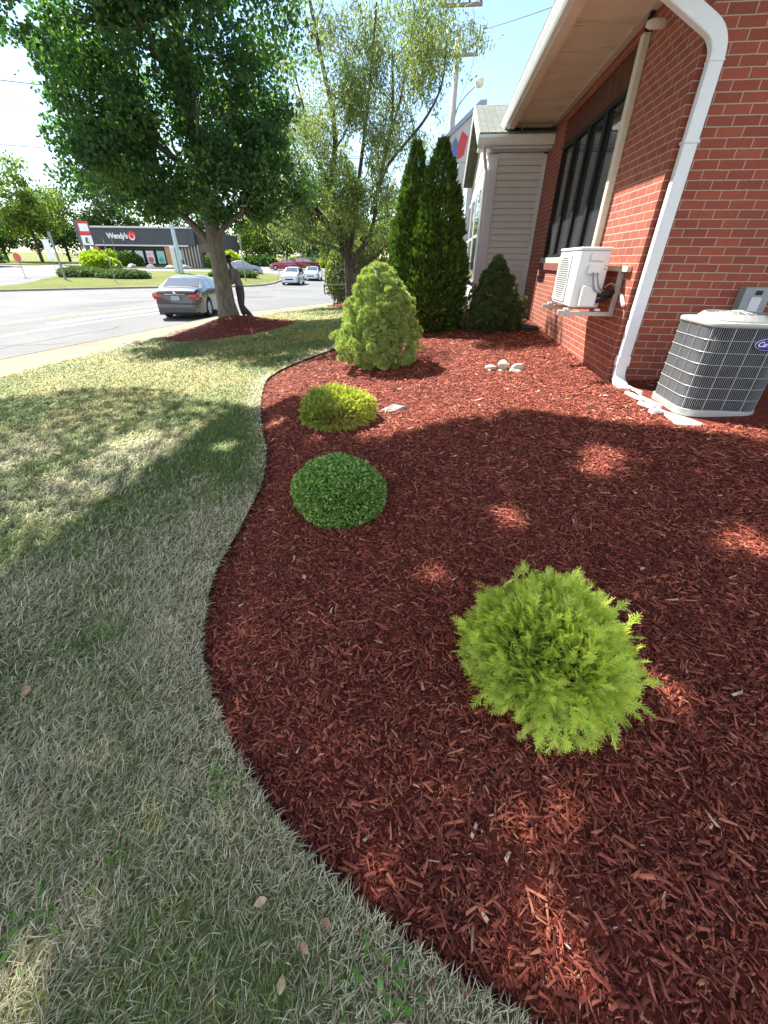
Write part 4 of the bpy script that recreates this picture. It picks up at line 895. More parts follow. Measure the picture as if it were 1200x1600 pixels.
# ================================================================ TREES
def branch_path(p,d,L_,n=6,wob=.12,grav=0,r=rng):
    P=[np.array(p,float)]; d=np.array(d,float); d/=np.linalg.norm(d)
    for i in range(n): 
        d=d+r.normal(0,wob,3)+np.array([0,0,grav]); d/=np.linalg.norm(d); P.append(P[-1]+d*L_/n)
    return P,d
def limbs(mb,p,d,L_,rad,lev,tips,kids=(4,4,3),wob=.13,grav=.02,spread=.8,fall=.62):
    P,_=branch_path(p,d,L_,6,wob,grav); n=len(P); R=[rad*(1-.75*i/(n-1)) for i in range(n)]
    mb.tube([tuple(q) for q in P],R,8 if lev==0 else (6 if lev==1 else 4),cap=False)
    for q in P[3:]: tips.append((q,lev))
    if lev>=len(kids): tips.append((P[-1],9)); return
    for k in range(kids[lev]):
        t=.3+.68*(k+.5)/kids[lev]; i=min(int(t*(n-1)),n-2); q=P[i]+(P[i+1]-P[i])*(t*(n-1)-i); dd=(P[i+1]-P[i]); dd/=np.linalg.norm(dd)
        s=sph(1)[0]; s=s-dd*(s@dd); s/=np.linalg.norm(s); limbs(mb,q,dd*(1-spread*.5)+s*spread,L_*fall*U(.8,1.2),R[i]*.62,lev+1,tips,kids,wob,grav,spread,fall)
M_bark=bark('grey_brown_bark',(.10,.085,.065),(.26,.23,.18),16)
M_bark2=bark('dark_brown_bark',(.05,.04,.032),(.14,.11,.085),14)
M_maple=foliage('dark_broad_leaves',[(0,(.03,.075,.036)),(.5,(.068,.145,.057)),(.85,(.12,.21,.07)),(1,(.21,.31,.08))],.34,.5,spec=.22,tcol=(1.6,2.0,.7))
t1=thing('big_tree','large dense dark-green tree on a red mulch mound, man leaning on its trunk','tree',(-6.42,13.3,-.45))
mb=MB(); tips=[]
mb.tube([(-6.40,13.3,-.75),(-6.42,13.3,-.38),(-6.44,13.3,.0),(-6.44,13.3,.8),(-6.45,13.3,1.7),(-6.50,13.32,3.2),(-6.45,13.3,5),(-6.5,13.4,7.5)],[.44,.33,.265,.235,.205,.17,.13,.07],18,cap=False)
for p,d,L_,r in (((-6.5,13.25,1.35),(-.62,-.2,.8),2.6,.13),((-6.4,13.3,1.6),(.9,.1,.62),2.3,.09),((-6.45,13.3,2.2),(.5,-.6,.8),2.5,.10),((-6.5,13.3,2.4),(-.7,.6,.8),2.8,.10),((-6.5,13.3,3.0),(-.9,-.4,.6),3.2,.10),((-6.5,13.3,3.4),(.8,.5,.7),2.8,.09),((-6.5,13.3,4.2),(-.4,-.8,.8),2.8,.08),((-6.5,13.3,4.8),(.6,-.5,.9),2.5,.07),((-6.5,13.3,5.2),(-.7,.3,.8),2.8,.07),((-6.45,13.3,2.9),(.2,.9,.6),2.6,.08)):
    limbs(mb,p,d,L_,r,0,tips,(4,3),.14,.03)
mb.build('trunk',M_bark,t1,smooth=True)
def crown(parent,m,E,ncl,nleaf,rc,sc,seed,tips_=(),dark=0,zmin=None,droop=0,name='crown',clip=None,pbias=.45):
    """E: list of (centre, radii, weight) ellipsoids; leaf clumps concentrated to the outside"""
    w=np.array([e[2] for e in E],float); w/=w.sum(); PP=[];RN=[]
    for i in range(ncl):
        e=E[rng.choice(len(E),p=w)]; d=sph(1)[0]; c=np.array(e[0])+d*np.array(e[1])*U(.15,1)**pbias
        if zmin is not None and c[2]<zmin(c): c[2]=zmin(c)+U(0,.5)
        k=int(nleaf*U(.6,1.4)); q=rc*U(.6,1.35); dd=sph(k)*(U(.25,1,k)**.6)[:,None]*np.array([q,q,q*.62]); dd[:,2]-=droop*np.hypot(dd[:,0],dd[:,1])
        PP.append(c+dd); RN.append(np.clip(U(0,.75,k)+U(-.15,.3)+dark,0,1))
    for tp_ in tips_:
        k=int(nleaf*.13); PP.append(np.array(tp_)+rng.normal(0,.24,(k,3))); RN.append(np.clip(U(0,.8,k)+U(-.1,.2),0,1))
    P=np.concatenate(PP); R_=np.concatenate(RN)
    if clip is not None: k=clip(P); P,R_=P[k],R_[k]
    D=rng.normal(0,1,P.shape)+[0,0,-.5]; acc(*inst(*LEAF,P,D,sc*U(.65,1.35,len(P)),U(-PI,PI,len(P)),R_)); return flush(name,m,parent)
crown(t1,M_maple,[((-6.7,13.3,4.9),(3.0,3.0,3.0),6),((-6.6,13.2,3.0),(2.9,2.7,1.3),3.0),((-9.3,12.8,6.0),(1.5,1.6,1.6),.9),((-9.4,13,3.3),(.8,1.0,.6),.35),((-8.9,13,4.6),(1.1,1.3,1.4),1.0),((-6.4,12.6,6.3),(1.3,.8,1.6),.8),((-6.3,13.5,8.3),(2.8,3,2.3),1.5),((-4.7,13.0,3.9),(.8,1.3,1.9),.9)],240,350,.52,.092,1,tips_=[q for q,lv in tips if lv>=1 and q[2]>2.5 and rng.uniform()<.5],zmin=lambda c:1.95+.25*math.sin(c[0]*2.1))
M_wil=foliage('olive_narrow_leaves',[(0,(.07,.11,.045)),(.45,(.15,.21,.075)),(.8,(.27,.32,.11)),(1,(.44,.40,.11))],.42,.5,spec=.3,tcol=(1.25,1.4,.9))
t2=thing('thin_tree','thin open-crowned olive-leaved tree with many spreading dark limbs beside the railing','tree',(-3.95,20.4,zl(-3.95,20.4)))
mb=MB(); tips=[]; b0=(-3.9,20.4,-.6)
mb.tube([b0,(-3.88,20.4,-.1),(-3.93,20.4,.6),(-3.95,20.4,1.25)],[.30,.23,.20,.19],12,cap=False)
for pts,r in (([(-3.95,20.4,1.1),(-4.1,20.3,2.0),(-4.35,20.2,3.4),(-4.55,20.2,5.2),(-4.9,20.3,7.2),(-5.0,20.3,9)],.16),([(-3.93,20.4,.8),(-4.6,20.2,1.35),(-5.3,20.1,1.8),(-6.0,20,2.05),(-6.6,20,2.4)],.10),
  ([(-4.0,20.4,1.3),(-4.5,20.5,2.1),(-5.2,20.6,3.0),(-6.0,20.8,4.4),(-6.5,21,5.8)],.12),([(-3.9,20.4,.9),(-3.4,20.2,1.5),(-2.9,20.1,2.2),(-2.7,20,3.6),(-2.3,20,5.2),(-1.9,20,7.0)],.12),
  ([(-3.9,20.4,1.3),(-3.5,20.6,2.6),(-3.3,20.7,4.2),(-3.1,20.8,6.2),(-3.0,20.8,8.5)],.12),([(-3.9,20.4,.7),(-3.1,20.5,1.15),(-2.3,20.6,1.6),(-1.5,20.6,2.5),(-.9,20.6,3.8)],.10),([(-2.7,20,3.2),(-1.9,19.9,4.2),(-1.0,19.8,5.2),(-.3,19.8,6.2),(-.1,19.8,7.4)],.07),([(-4.4,20.3,3.4),(-5.2,20.4,5.0),(-5.9,20.5,6.8),(-6.1,20.5,8.4)],.07),([(-2.4,20,4.6),(-1.7,20.1,6.0),(-1.2,20.1,8)],.06),([(-4.1,20.4,1.9),(-4.9,19.9,2.5),(-5.6,19.6,3.6),(-6.0,19.5,5)],.08)):
    pts=[pts[0]]+[tuple(np.array(q_)+rng.normal(0,.16,3)) for q_ in pts[1:]]; P=smooth_line3(pts,4); n=len(P); mb.tube(P,[r*(1-.7*i/(n-1)) for i in range(n)],8,cap=False)
    for i in range(3,n,2):
        q=np.array(P[i]); dd=q-np.array(P[i-1]); dd/=np.linalg.norm(dd); s=sph(1)[0]; s[2]=abs(s[2])*.5; limbs(mb,q,dd*.5+s,U(1.3,2.2),r*.32*(1-.5*i/n),1,tips,(4,3,2),.2,.01)
mb.build('trunk',M_bark2,t2,smooth=True)
TP=np.array([t[0] for t in tips]); TP=TP[(TP[:,2]>2.0)]
idx=rng.integers(0,len(TP),85000); P=TP[idx]+rng.normal(0,.24,(85000,3)); P[:,2]-=np.abs(rng.normal(0,.14,85000))
keep=vnoise(P[:,0]*1.3,P[:,2]*1.3,1,12)>.28; P=P[keep]
NAR=([(0,0,0),(.16,.45,.05),(0,1,-.05),(-.16,.45,.05)],[(0,1,2,3)],[0,.5,1,.5])
D=rng.normal(0,.6,P.shape)+[0,0,-.8]; acc(*inst(*NAR,P,D,.13*U(.6,1.3,len(P)),U(-PI,PI,len(P)),np.clip(U(0,1,len(P))*.8+.25*(vnoise(P[:,0],P[:,2],.9,44)),0,1))); flush('crown',M_wil,t2)
# ---- trees out of frame that shade the near lawn and bed (crowns above and behind the camera)
BX=[-9,-6.1,-5.1,-4.1,-3,-1.92,-1.5,-.57,-.15,.18,.53,1.16,1.71,2.18,2.5,9]; BY=[5.6,5.2,5.55,5.6,4.85,4.35,4.6,3.25,3.35,3.6,3.74,3.82,3.42,3.24,3.1,3]
def shade_tree(lab,base,H_,nleaf,xr,cent):
    o=thing('shade_tree',lab,'tree',(base[0],base[1],zl(*base))); mb=MB(); tp=[]
    z=zl(*base); mb.tube([(base[0],base[1],z-.1),(base[0],base[1],z+2.2),(base[0]+.2,base[1]+.3,z+4.5)],[.24,.17,.12],12,cap=False)
    for k in range(7):
        t=2*PI*k/7; limbs(mb,(base[0]+.1,base[1]+.2,z+3.6+.2*k),(.6*math.cos(t),.6*math.sin(t),1.1),2.2,.08,0,tp,(4,2),.10,.05,.6)
    mb.build('trunk',M_bark,o,smooth=True)
    n=int(nleaf*1.9); gx=U(xr[0],xr[1],n); gy=U(-4.5,7,n); yb=np.interp(gx,BX,BY)+.22*(vnoise(gx*3,gx*0,1,8)-.5)
    k=gy<yb-np.abs(rng.normal(0,.10,n)); k&=(fbm(gx,gy,1.9,91,2)>.08)
    for (a,b,r) in DAP: k&=np.hypot(gx-a,(gy-b)*1.0)>r*U(.75,1.2,n)
    k&=~((np.hypot(gx-.6,gy-.9)<.30)&(U(0,1,n)<.42))
    gx,gy=gx[k],gy[k]; hz=U(5.5,9.5,len(gx)); P=np.c_[gx,gy,lawn(gx,gy)]+SUN[None]*(hz/SUN[2])[:,None]
    D=rng.normal(0,1,P.shape)+[0,0,-.4]; P=P[:nleaf];D=D[:nleaf]
    acc(*inst(*LEAF,P,D,.095*U(.7,1.3,len(P)),U(-PI,PI,len(P)),U(0,1,len(P)))); flush('crown',M_maple,o)
DAP=[(-2.79,3.34,.28),(-1.79,3.16,.16),(.44,.53,.10),(.40,.40,.08),(.37,.30,.09),(1.29,2.84,.2),(1.2,2.61,.12),(.53,2.02,.12),(1.68,1.82,.17),(.93,.93,.09),(.12,1.49,.09),(-.83,.09,.09),(-1.08,1.13,.05),(-.94,3.28,.13),(-1.54,3.8,.16),(-.23,.67,.06)]
shade_tree('leafy tree out of the picture to the left, shading the near lawn',(-7.6,2.2),8,36000,(-9,-1.2),(-5.5,5))
shade_tree('leafy tree behind the camera, shading the near mulch bed',(-3.2,-1.6),8,118000,(-2.2,5.2),(-2,4))

# ================================================================ PERSON leaning on the trunk
def person():
    z0=-.56
    o=thing('person','man in dark grey clothes and dark cap leaning against the big tree trunk','person',(-6.0,13.75,z0))
    J={'pel':(-6.10,13.72,.38),'wai':(-6.12,13.70,.54),'che':(-6.17,13.66,.76),'nec':(-6.24,13.62,.93),'hea':(-6.27,13.60,1.03),
       'lsh':(-6.22,13.86,.86),'lel':(-6.24,13.92,.60),'lha':(-6.40,13.74,.47),'rsh':(-6.18,13.46,.86),'rel':(-6.16,13.42,.60),'rwr':(-6.28,13.38,.47),
       'lhi':(-6.13,13.83,.20),'lkn':(-6.20,13.82,-.12),'lan':(-6.16,13.86,-.42),'lto':(-6.30,13.82,-.47),
       'rhi':(-6.09,13.61,.20),'rkn':(-6.10,13.60,-.12),'ran':(-5.80,13.62,-.44),'rto':(-5.92,13.56,-.48)}
    def skin(name,chains,rad,m,parent,root):
        names=[];E=[]
        for ch in chains:
            for a in ch:
                if a not in names: names.append(a)
            E+=[(names.index(a),names.index(b)) for a,b in zip(ch,ch[1:])]
        me=bpy.data.meshes.new(name); me.from_pydata([J[a] for a in names],E,[]); t=bpy.data.objects.new('tmp',me); COL.objects.link(t)
        sk=t.modifiers.new('s','SKIN'); su=t.modifiers.new('u','SUBSURF'); su.levels=2; su.render_levels=2; sk.use_smooth_shade=True
        for i,a in enumerate(names): me.skin_vertices[0].data[i].radius=(rad[a],rad[a]*(.8 if a in('pel','wai','che') else 1)); me.skin_vertices[0].data[i].use_root=(a==root)
        bpy.context.view_layer.update(); m2=bpy.data.meshes.new_from_object(t.evaluated_get(bpy.context.evaluated_depsgraph_get())); bpy.data.objects.remove(t)
        m2.transform(Matrix.Translation(-Vector(parent.location))); m2.name=name; m2.materials.clear(); m2.materials.append(m); return link(name,m2,parent)
    J['rha']=(-6.34,13.37,.44)
    for k,(dx,dy,dz) in enumerate(((-.05,-.03,-.07),(-.07,-.01,-.075),(-.08,.01,-.065),(-.07,.03,-.05),(-.02,-.045,-.03))):
        J['f%da'%k]=tuple(np.array(J['rha'])+np.array([dx,dy,dz])*.55); J['f%db'%k]=tuple(np.array(J['rha'])+np.array([dx,dy,dz]))
    M_skin=mat('brown_skin',(.12,.055,.035),.55,var=.1,scale=20)
    rb={'pel':.125,'wai':.12,'che':.14,'nec':.05,'hea':.05,'lsh':.075,'rsh':.075,'lel':.05,'rel':.05,'lha':.04,'rwr':.035,'rha':.035,'lhi':.085,'rhi':.085,'lkn':.075,'rkn':.075,'lan':.05,'ran':.05,'lto':.04,'rto':.04}
    for k in range(5): rb['f%da'%k]=.011; rb['f%db'%k]=.008
    body=skin('body',[['pel','wai','che','nec','hea'],['che','lsh','lel','lha'],['che','rsh','rel','rwr','rha']]+[['rha','f%da'%k,'f%db'%k] for k in range(5)]+[['pel','lhi','lkn','lan','lto'],['pel','rhi','rkn','ran','rto']],{k:v*.93 for k,v in rb.items()},M_skin,o,'pel')
    M_shirt=mat('grey_shirt',(.17,.165,.17),.85,var=.25,scale=9,bmp=.6,bscale=25); M_pant=mat('dark_trousers',(.06,.055,.058),.85,var=.3,scale=9,bmp=.6,bscale=25)
    rs={k:v*1.22 for k,v in rb.items()}; rs['rwr']=.045; rs['lha']=.047
    J['swa']=(-6.105,13.72,.37)
    rs['swa']=.15
    skin('shirt',[['swa','wai','che'],['che','lsh','lel'],['che','rsh','rel','rwr']],rs,M_shirt,o,'che')
    rp_={k:v*1.28 for k,v in rb.items()}; rp_['lan']=.078; rp_['ran']=.078
    skin('trousers',[['wai2','pel'],['pel','lhi','lkn','lan'],['pel','rhi','rkn','ran']] if False else [['wai','pel','lhi','lkn','lan'],['pel','rhi','rkn','ran']],rp_,M_pant,o,'pel')
    import bmesh
    bm=bmesh.new(); bmesh.ops.create_icosphere(bm,subdivisions=4,radius=1)
    for v in bm.verts:   # head: facing the trunk (-X): narrow jaw, nose, brow
        x,y,z=v.co; w=1-.22*max(0,-z); X=x*.098*w; Y=y*.078*w; Z=z*.122
        if x<-.75 and abs(y)<.28 and -.35<z<.12: X-=.022*(1-abs(y)/.28)
        if x<-.6 and .1<z<.25 and .2<abs(y)<.5: X+=.008
        if x<-.7 and -.62<z<-.48 and abs(y)<.35: X+=.006
        if abs(x)<.18 and abs(y)>.9 and abs(z)<.25: Y*=1.18
        v.co=(X,Y,Z)
    bmesh.ops.smooth_vert(bm,verts=bm.verts,factor=.3); me=bpy.data.meshes.new('head'); bm.to_mesh(me); bm.free(); me.polygons.foreach_set('use_smooth',[True]*len(me.polygons)); me.materials.append(M_skin)
    h_=link('head',me,o); hc=Vector((-6.27,13.585,1.13)); h_.location=hc-Vector(o.location); h_.rotation_euler=(0,math.radians(-12),math.radians(8))
    for sy in (-1,1):
        MB().lathe([(.002,-.008),(.010,-.004),(.012,0),(.010,.004),(.002,.008)],(-.086,.03*sy,.018),10,Matrix.Rotation(PI/2,3,'Y')).build('eye',mat('eye_white',(.5,.48,.45),.3),h_,world=False,smooth=True)
    MB().lathe([(.001,.135),(.05,.128),(.085,.098),(.102,.05),(.104,.022)],(0,0,0),20).build('cap',mat('black_cap',(.012,.012,.013),.9),h_,world=False,smooth=True)
    for nm,a,b in (('l','lan','lto'),('r','ran','rto')):
        p=Vector(J[a]); q=Vector(J[b]); d=(q-p); d.z=0; d.normalize(); s_=Vector((-d.y,d.x,0)); V=[]
        f=MB(); prof=[(-.07,.05,.09),(-.02,.055,.10),(.06,.055,.08),(.15,.05,.055),(.20,.03,.035)]
        for t,w,hh in prof: c=p+d*t; c.z=p.z-.10; V+=[tuple(c+s_*w),tuple(c-s_*w),tuple(c-s_*w*.8+Vector((0,0,hh))),tuple(c+s_*w*.8+Vector((0,0,hh)))]
        n=len(prof); f.v=V; f.f=[(i*4+k,i*4+(k+1)%4,i*4+4+(k+1)%4,i*4+4+k) for i in range(n-1) for k in range(4)]+[(3,2,1,0),((n-1)*4,(n-1)*4+1,(n-1)*4+2,(n-1)*4+3)]
        sh=f.build('shoe',mat('dark_work_shoe',(.03,.028,.026),.6),o,bevel=.012)
person()

# ================================================================ CARS
M_tyre=mat('tyre_rubber',(.018,.018,.018),.85); M_rim=mat('silver_wheel_alloy',(.5,.5,.52),.35,.6); M_carglass=glass('car_glass',(.05,.065,.07)); M_chrome=mat('bright_chrome',(.7,.7,.7),.15,.9)
M_red_l=mat('red_lamp_lens',(.45,.012,.015),.15,coat=.6); M_clear=mat('clear_lamp_lens',(.6,.6,.62),.1,coat=.6); M_pl=mat('number_plate_blue_white',(.35,.45,.55),.4,var=.5,scale=35)
def paint(n,c,met=.4): return mat(n,c,.28,met,var=.05,scale=3,coat=1.0)
PROF={'sedan':dict(top=[(0,.60),(.02,.69),(.06,.73),(.16,.745),(.30,.93),(.40,.99),(.50,1.0),(.58,.975),(.74,.70),(.85,.655),(.95,.56),(.985,.46),(1,.36)],belt=[(0,.56),(.04,.66),(.18,.69),(.5,.645),(.74,.62),(.9,.57),(1,.34)],rw=(.17,.31),fw=(.575,.735),side=(.20,.70)),
      'hatch':dict(top=[(0,.55),(.02,.68),(.05,.78),(.13,.95),(.25,.99),(.45,1.0),(.56,.97),(.73,.71),(.88,.64),(.96,.54),(.99,.44),(1,.36)],belt=[(0,.52),(.03,.64),(.2,.655),(.5,.63),(.73,.61),(.9,.56),(1,.34)],rw=(.045,.125),fw=(.57,.72),side=(.10,.69)),
      'truck':dict(top=[(0,.55),(.02,.58),(.28,.58),(.30,.62),(.36,.96),(.45,1.0),(.60,.98),(.70,.66),(.9,.60),(.98,.56),(1,.42)],belt=[(0,.54),(.3,.58),(.5,.6),(.7,.6),(.9,.55),(1,.40)],rw=(.30,.355),fw=(.61,.695),side=(.35,.66))}
def car(name,label,cat,x,y,head,paintm,kind='sedan',L_=4.5,Wd=1.78,H_=1.43,grp=None,detail=True,z=None):
    z=zr(x,y)+.006 if z is None else z
    o=thing(name,label,cat,(x,y,z),grp,head); p=PROF[kind]; wb=L_*.595; xr=-wb/2+.03*L_; xf=wb/2+.03*L_; R=.335
    T=lambda s: np.interp(s,[a for a,_ in p['top']],[b for _,b in p['top']])*H_; B=lambda s: np.interp(s,[a for a,_ in p['belt']],[b for _,b in p['belt']])*H_
    def sec(s):
        X=-L_/2+s*L_; e=abs(2*s-1); hw=Wd/2*(1-.20*e**7); t=float(T(s)); b=min(float(B(s)),t-.015); 
        zs=.20+.10*max(0,e-.85)*4
        for xw in (xr,xf):
            d=abs(X-xw)
            if d<R+.055: zs=max(zs,R+math.sqrt((R+.055)**2-d*d)-.02)
        k=min(1,max(0,(t-b)/(.36*H_))); yt=hw*(.965-.27*k)
        zm=max(min(.42*H_,b-.05),zs+.03)
        return X,[(hw*.93,zs),(hw*.985,zs+.02),(hw,zm),(hw*.985,(zm+b)/2),(hw*.965,b),(yt+ (hw*.965-yt)*.0,t-.035*(.4+k)),(yt*.86,t-.005),(yt*.45,t+.012),(0,t+.018)]
    ss=np.linspace(0,1,61); V=[];Fc=[]; m=17
    for s in ss:
        X,P=sec(s)
        V+=[(X,yy,zz_) for yy,zz_ in P]+[(X,-yy,zz_) for yy,zz_ in P[:-1][::-1]]
    for i in range(len(ss)-1):
        for k in range(m-1): Fc.append((i*m+k,i*m+k+1,(i+1)*m+k+1,(i+1)*m+k))
    Fc+=[tuple(range(m)),tuple((len(ss)-1)*m+k for k in range(m))[::-1]]
    mb=MB(); mb.v=V; mb.f=Fc; body=mb.build('body',paintm,o,smooth=True,world=False)
    try: body.data.set_sharp_from_angle(angle=math.radians(38))
    except Exception: pass
    MB().lohi((-L_/2+.12,-Wd/2+.14,.17),(L_/2-.12,Wd/2-.14,.55)).build('underbody',M_dark,o,world=False)
    def panel(s0,s1,kind_,nm,n=8,sgn=1):
        V=[];F=[]
        for i in range(n+1):
            s=s0+(s1-s0)*i/n; X,P=sec(s); 
            if kind_=='top':
                for q in (-.84,-.4,0,.4,.84): V.append((X,P[5][0]*q,P[6][1]+.012+(.016*(1-abs(q)))))
            else:
                b,t=P[4],P[5]; hh=t[1]-b[1]
                for q in (.10,.86): V.append((X,sgn*(b[0]+(t[0]-b[0])*q+.008),b[1]+hh*q))
        w=5 if kind_=='top' else 2
        for i in range(n):
            for k in range(w-1): F.append((i*w+k,i*w+k+1,(i+1)*w+k+1,(i+1)*w+k))
        mb=MB(); mb.v=V; mb.f=F; return mb.build(nm,M_carglass,o,world=False,smooth=True)
    panel(*p['fw'],'top','windshield'); panel(*p['rw'],'top','rear_window')
    a,b=p['side']; mid=(a+b)/2-.01
    for sg in (-1,1): 
        panel(a+.03,mid-.012,'side','side_window',6,sg); panel(mid+.012,b-.02,'side','side_window',6,sg)
    for xw in (xr,xf):
        for sg in (-1,1):
            Rm=Matrix.Rotation(-sg*PI/2,3,'X'); w=MB().lathe([(R*.62,-.10),(R*.96,-.105),(R,-.06),(R,.06),(R*.96,.095),(R*.66,.10)],(xw,sg*(Wd/2-.115),R),22,Rm).build('wheel',M_tyre,o,world=False,smooth=True)
            f=MB(); c=Vector((xw,sg*(Wd/2-.115),R))
            f.lathe([(R*.66,.101),(R*.60,.108),(R*.58,.07)],c,22,Rm)
            for k in range(7):
                t=2*PI*k/7; q=Vector((math.cos(t),0,math.sin(t))); f.tube([c+Vector((0,sg*.098,0))+q*.03,c+Vector((0,sg*.092,0))+q*R*.6],[.030,.026],4)
            f.lathe([(.05,.09),(.04,.112)],c,10,Rm); f.build('rim',M_rim,w,world=False)
            MB().lathe([(R*.57,.06),(R*.57,.065)],c,16,Rm).build('hub_shadow',M_dark,w,world=False)
    sa,P=sec(.0); hw=Wd/2
    def lens(nm,m_,x0,x1,y0,y1,z0,z1):
        MB().lohi((x0,y0,z0),(x1,y1,z1)).build(nm,m_,o,bevel=.02,world=False,smooth=True)
    for sg in (-1,1):
        yy=sorted((sg*hw*.56,sg*hw*.88))
        lens('taillight',M_red_l,-L_/2-.010,-L_/2+.16,yy[0],yy[1],H_*.49,H_*.60)
        yy=sorted((sg*hw*.86,sg*hw*.955)); lens('taillight',M_red_l,-L_/2+.08,-L_/2+.32,yy[0],yy[1]+ (0.0),H_*.53,H_*.63)
        yy=sorted((sg*hw*.50,sg*hw*.92)); lens('headlight',M_clear,L_/2-.24,L_/2-.03,yy[0],yy[1],H_*.40,H_*.50)
        MB().box((L_*.13,sg*(hw+.07),H_*.68),(.12,.16,.10)).build('mirror',paintm,o,bevel=.02,world=False)
    MB().lohi((-L_/2-.03,-.16,H_*.47),(-L_/2-.003,.16,H_*.575)).build('number_plate',M_pl,o,bevel=.004,world=False)
    MB().lohi((-L_/2-.05,-hw*.80,.22),(-L_/2+.08,hw*.80,H_*.40)).build('rear_bumper',paintm,o,bevel=.05,world=False,seg=3,smooth=True)
    MB().lohi((L_/2-.10,-hw*.78,.20),(L_/2+.03,hw*.78,H_*.27)).build('front_bumper',paintm,o,bevel=.05,world=False,seg=3,smooth=True)
    MB().lohi((L_/2-.06,-hw*.45,H_*.29),(L_/2+.015,hw*.45,H_*.37)).build('radiator_grille',M_dark,o,bevel=.008,world=False)
    if detail:
        MB().lohi((-L_/2-.008,-hw*.42,H_*.590),(-L_/2+.02,hw*.42,H_*.607)).build('boot_trim',paintm,o,bevel=.004,world=False)
        MB().lohi((-L_/2-.016,-.045,H_*.61),(-L_/2-.002,.045,H_*.66)).build('emblem',M_chrome,o,bevel=.006,world=False)
        MB().lohi((-L_/2-.054,-hw*.55,.235),(-L_/2-.045,hw*.55,.27)).build('bumper_insert',M_dark,o,bevel=.004,world=False)
        for sg in (-1,1):
            X1=L_*.03; MB().box((X1-.45,sg*(hw*.985),H_*.56),(.16,.03,.03)).build('door_handle',paintm,o,bevel=.006,world=False)
            for X in (X1-.72,X1+.12): MB().lohi((X,sg*hw*.965-.012,.42),(X+.008,sg*hw*.985+.012,H_*.60)).build('door_seam',M_dark,o,world=False)
    return o
M_p1=paint('brownish_grey_paint',(.052,.047,.05),.2)
car('parked_car','grey-brown compact sedan seen from behind on the near side of the road','car',-10.13,18.2,math.radians(101),M_p1)
CG='cars on the road and lot beyond'
car('silver_car','silver hatchback driving towards the camera, nearer of two in line','car',-15.0,47.2,math.radians(-84),paint('silver_paint',(.48,.50,.53)),'hatch',4.3,1.78,1.55,CG,False)
car('silver_car','pale blue-silver sedan following behind the silver hatchback','car',-15.4,56.6,math.radians(-84),paint('pale_blue_silver_paint',(.50,.56,.60)),'sedan',4.5,1.8,1.45,CG,False)
car('white_truck','white pickup front half hidden by the clipped bush','pickup truck',-13.3,60.5,math.radians(-84),paint('white_paint',(.7,.7,.7),0),'truck',5.4,1.95,1.85,CG,False)
car('blue_grey_car','blue-grey sedan seen from the side beyond the grass island','car',-25.0,57.8,math.radians(22),paint('blue_grey_paint',(.22,.26,.34)),'sedan',4.9,1.85,1.6,CG,False)
car('dark_red_car','dark red sedan seen from the side, left of the red cars','car',-24.6,73.5,math.radians(202),paint('dark_red_paint',(.30,.02,.04)),'sedan',4.7,1.8,1.55,CG,False)
car('maroon_car','maroon car parked half behind the dark red sedan','car',-22.5,78.5,math.radians(20),paint('maroon_paint',(.22,.02,.035)),'hatch',4.6,1.8,1.7,CG,False)
car('bright_red_car','small bright red car at the right end of the lot','car',-23.3,92.5,math.radians(200),paint('bright_red_paint',(.62,.02,.02),0),'sedan',4.4,1.8,1.5,CG,False)

# ================================================================ RAILING
M_iron=mat('dark_brown_iron',(.07,.055,.05),.6,.3,var=.3,scale=12)
rl=thing('metal_railing','brown metal handrail with a looped end over the red mulch patch','railing',(-4.6,20.2,zl(-4.6,20.2)))
ra=lambda x: 20.15+(x+5)*.12
zt=.20
MB().tube([(-5.03,ra(-5.03),zt),(-3.2,ra(-3.2),zt+.03)],.028,6).build('top_rail',mat('worn_cream_rail',(.34,.30,.24),.6,.2),rl)
MB().tube([(-5.03,ra(-5.03),zt+.02),(-5.02,ra(-5.03),zt-.36)],.024,6).build('end_loop',M_iron,rl)
MB().tube([(-5.03,ra(-5.03),zt-.35),(-3.2,ra(-3.2),zt-.33)],.024,6).build('bottom_rail',M_iron,rl)
for x in (-4.62,-3.7): MB().tube([(x,ra(x),zl(x,20)-.05),(x,ra(x),zt)],.026,6).build('post',M_iron,rl)
for x in (-4.48,-4.34,-4.2,-4.06,-3.92): MB().tube([(x,ra(x),zl(x,20)-.05),(x,ra(x),zt-.33)],.015,5).build('baluster',M_iron,rl)

# ================================================================ RESTAURANT across the road
def fr(ax,ay,bx,by):
    d=Vector((bx-ax,by-ay,0)).normalized(); n=Vector((d.y,-d.x,0)); return d,n   # n points to the camera side
WA=(-55.1,71.32); WB=(-36.2,73.87); wd,wn=fr(*WA,*WB); wz=-.25; WL=math.hypot(WB[0]-WA[0],WB[1]-WA[1])
rot=math.atan2(wd.y,wd.x)
re=thing('restaurant','low charcoal-fronted restaurant with white lettering and red round sign across the road','restaurant',(WA[0],WA[1],wz),rz=rot)
M_char=mat('charcoal_fascia',(.055,.06,.075),.6,var=.1,scale=1); M_tan=mat('tan_brick_pier',(.48,.27,.14),.85,var=.12,scale=4); M_wht=mat('white_sign_face',(.8,.8,.8),.5,var=.03)
Bx=lambda a,b: MB().lohi(a,b)
Bx((0,.4,-.5),(WL,14,5.0)).build('wall',mat('dark_wall',(.09,.075,.07),.8),re,world=False)
Bx((-.4,-.5,3.15),(WL*.86,.39,5.3)).build('fascia',M_char,re,world=False)
f=MB()
for z in np.arange(3.4,5.3,.27): f.lohi((-.4,-.515,z),(WL*.80,-.502,z+.03))
f.build('fascia_batten',mat('slate_batten',(.10,.11,.13),.6),re,world=False)
Bx((-.5,-.62,2.95),(WL*.80,.35,3.14)).build('canopy_edge',mat('pale_band',(.62,.62,.60),.5),re,world=False)
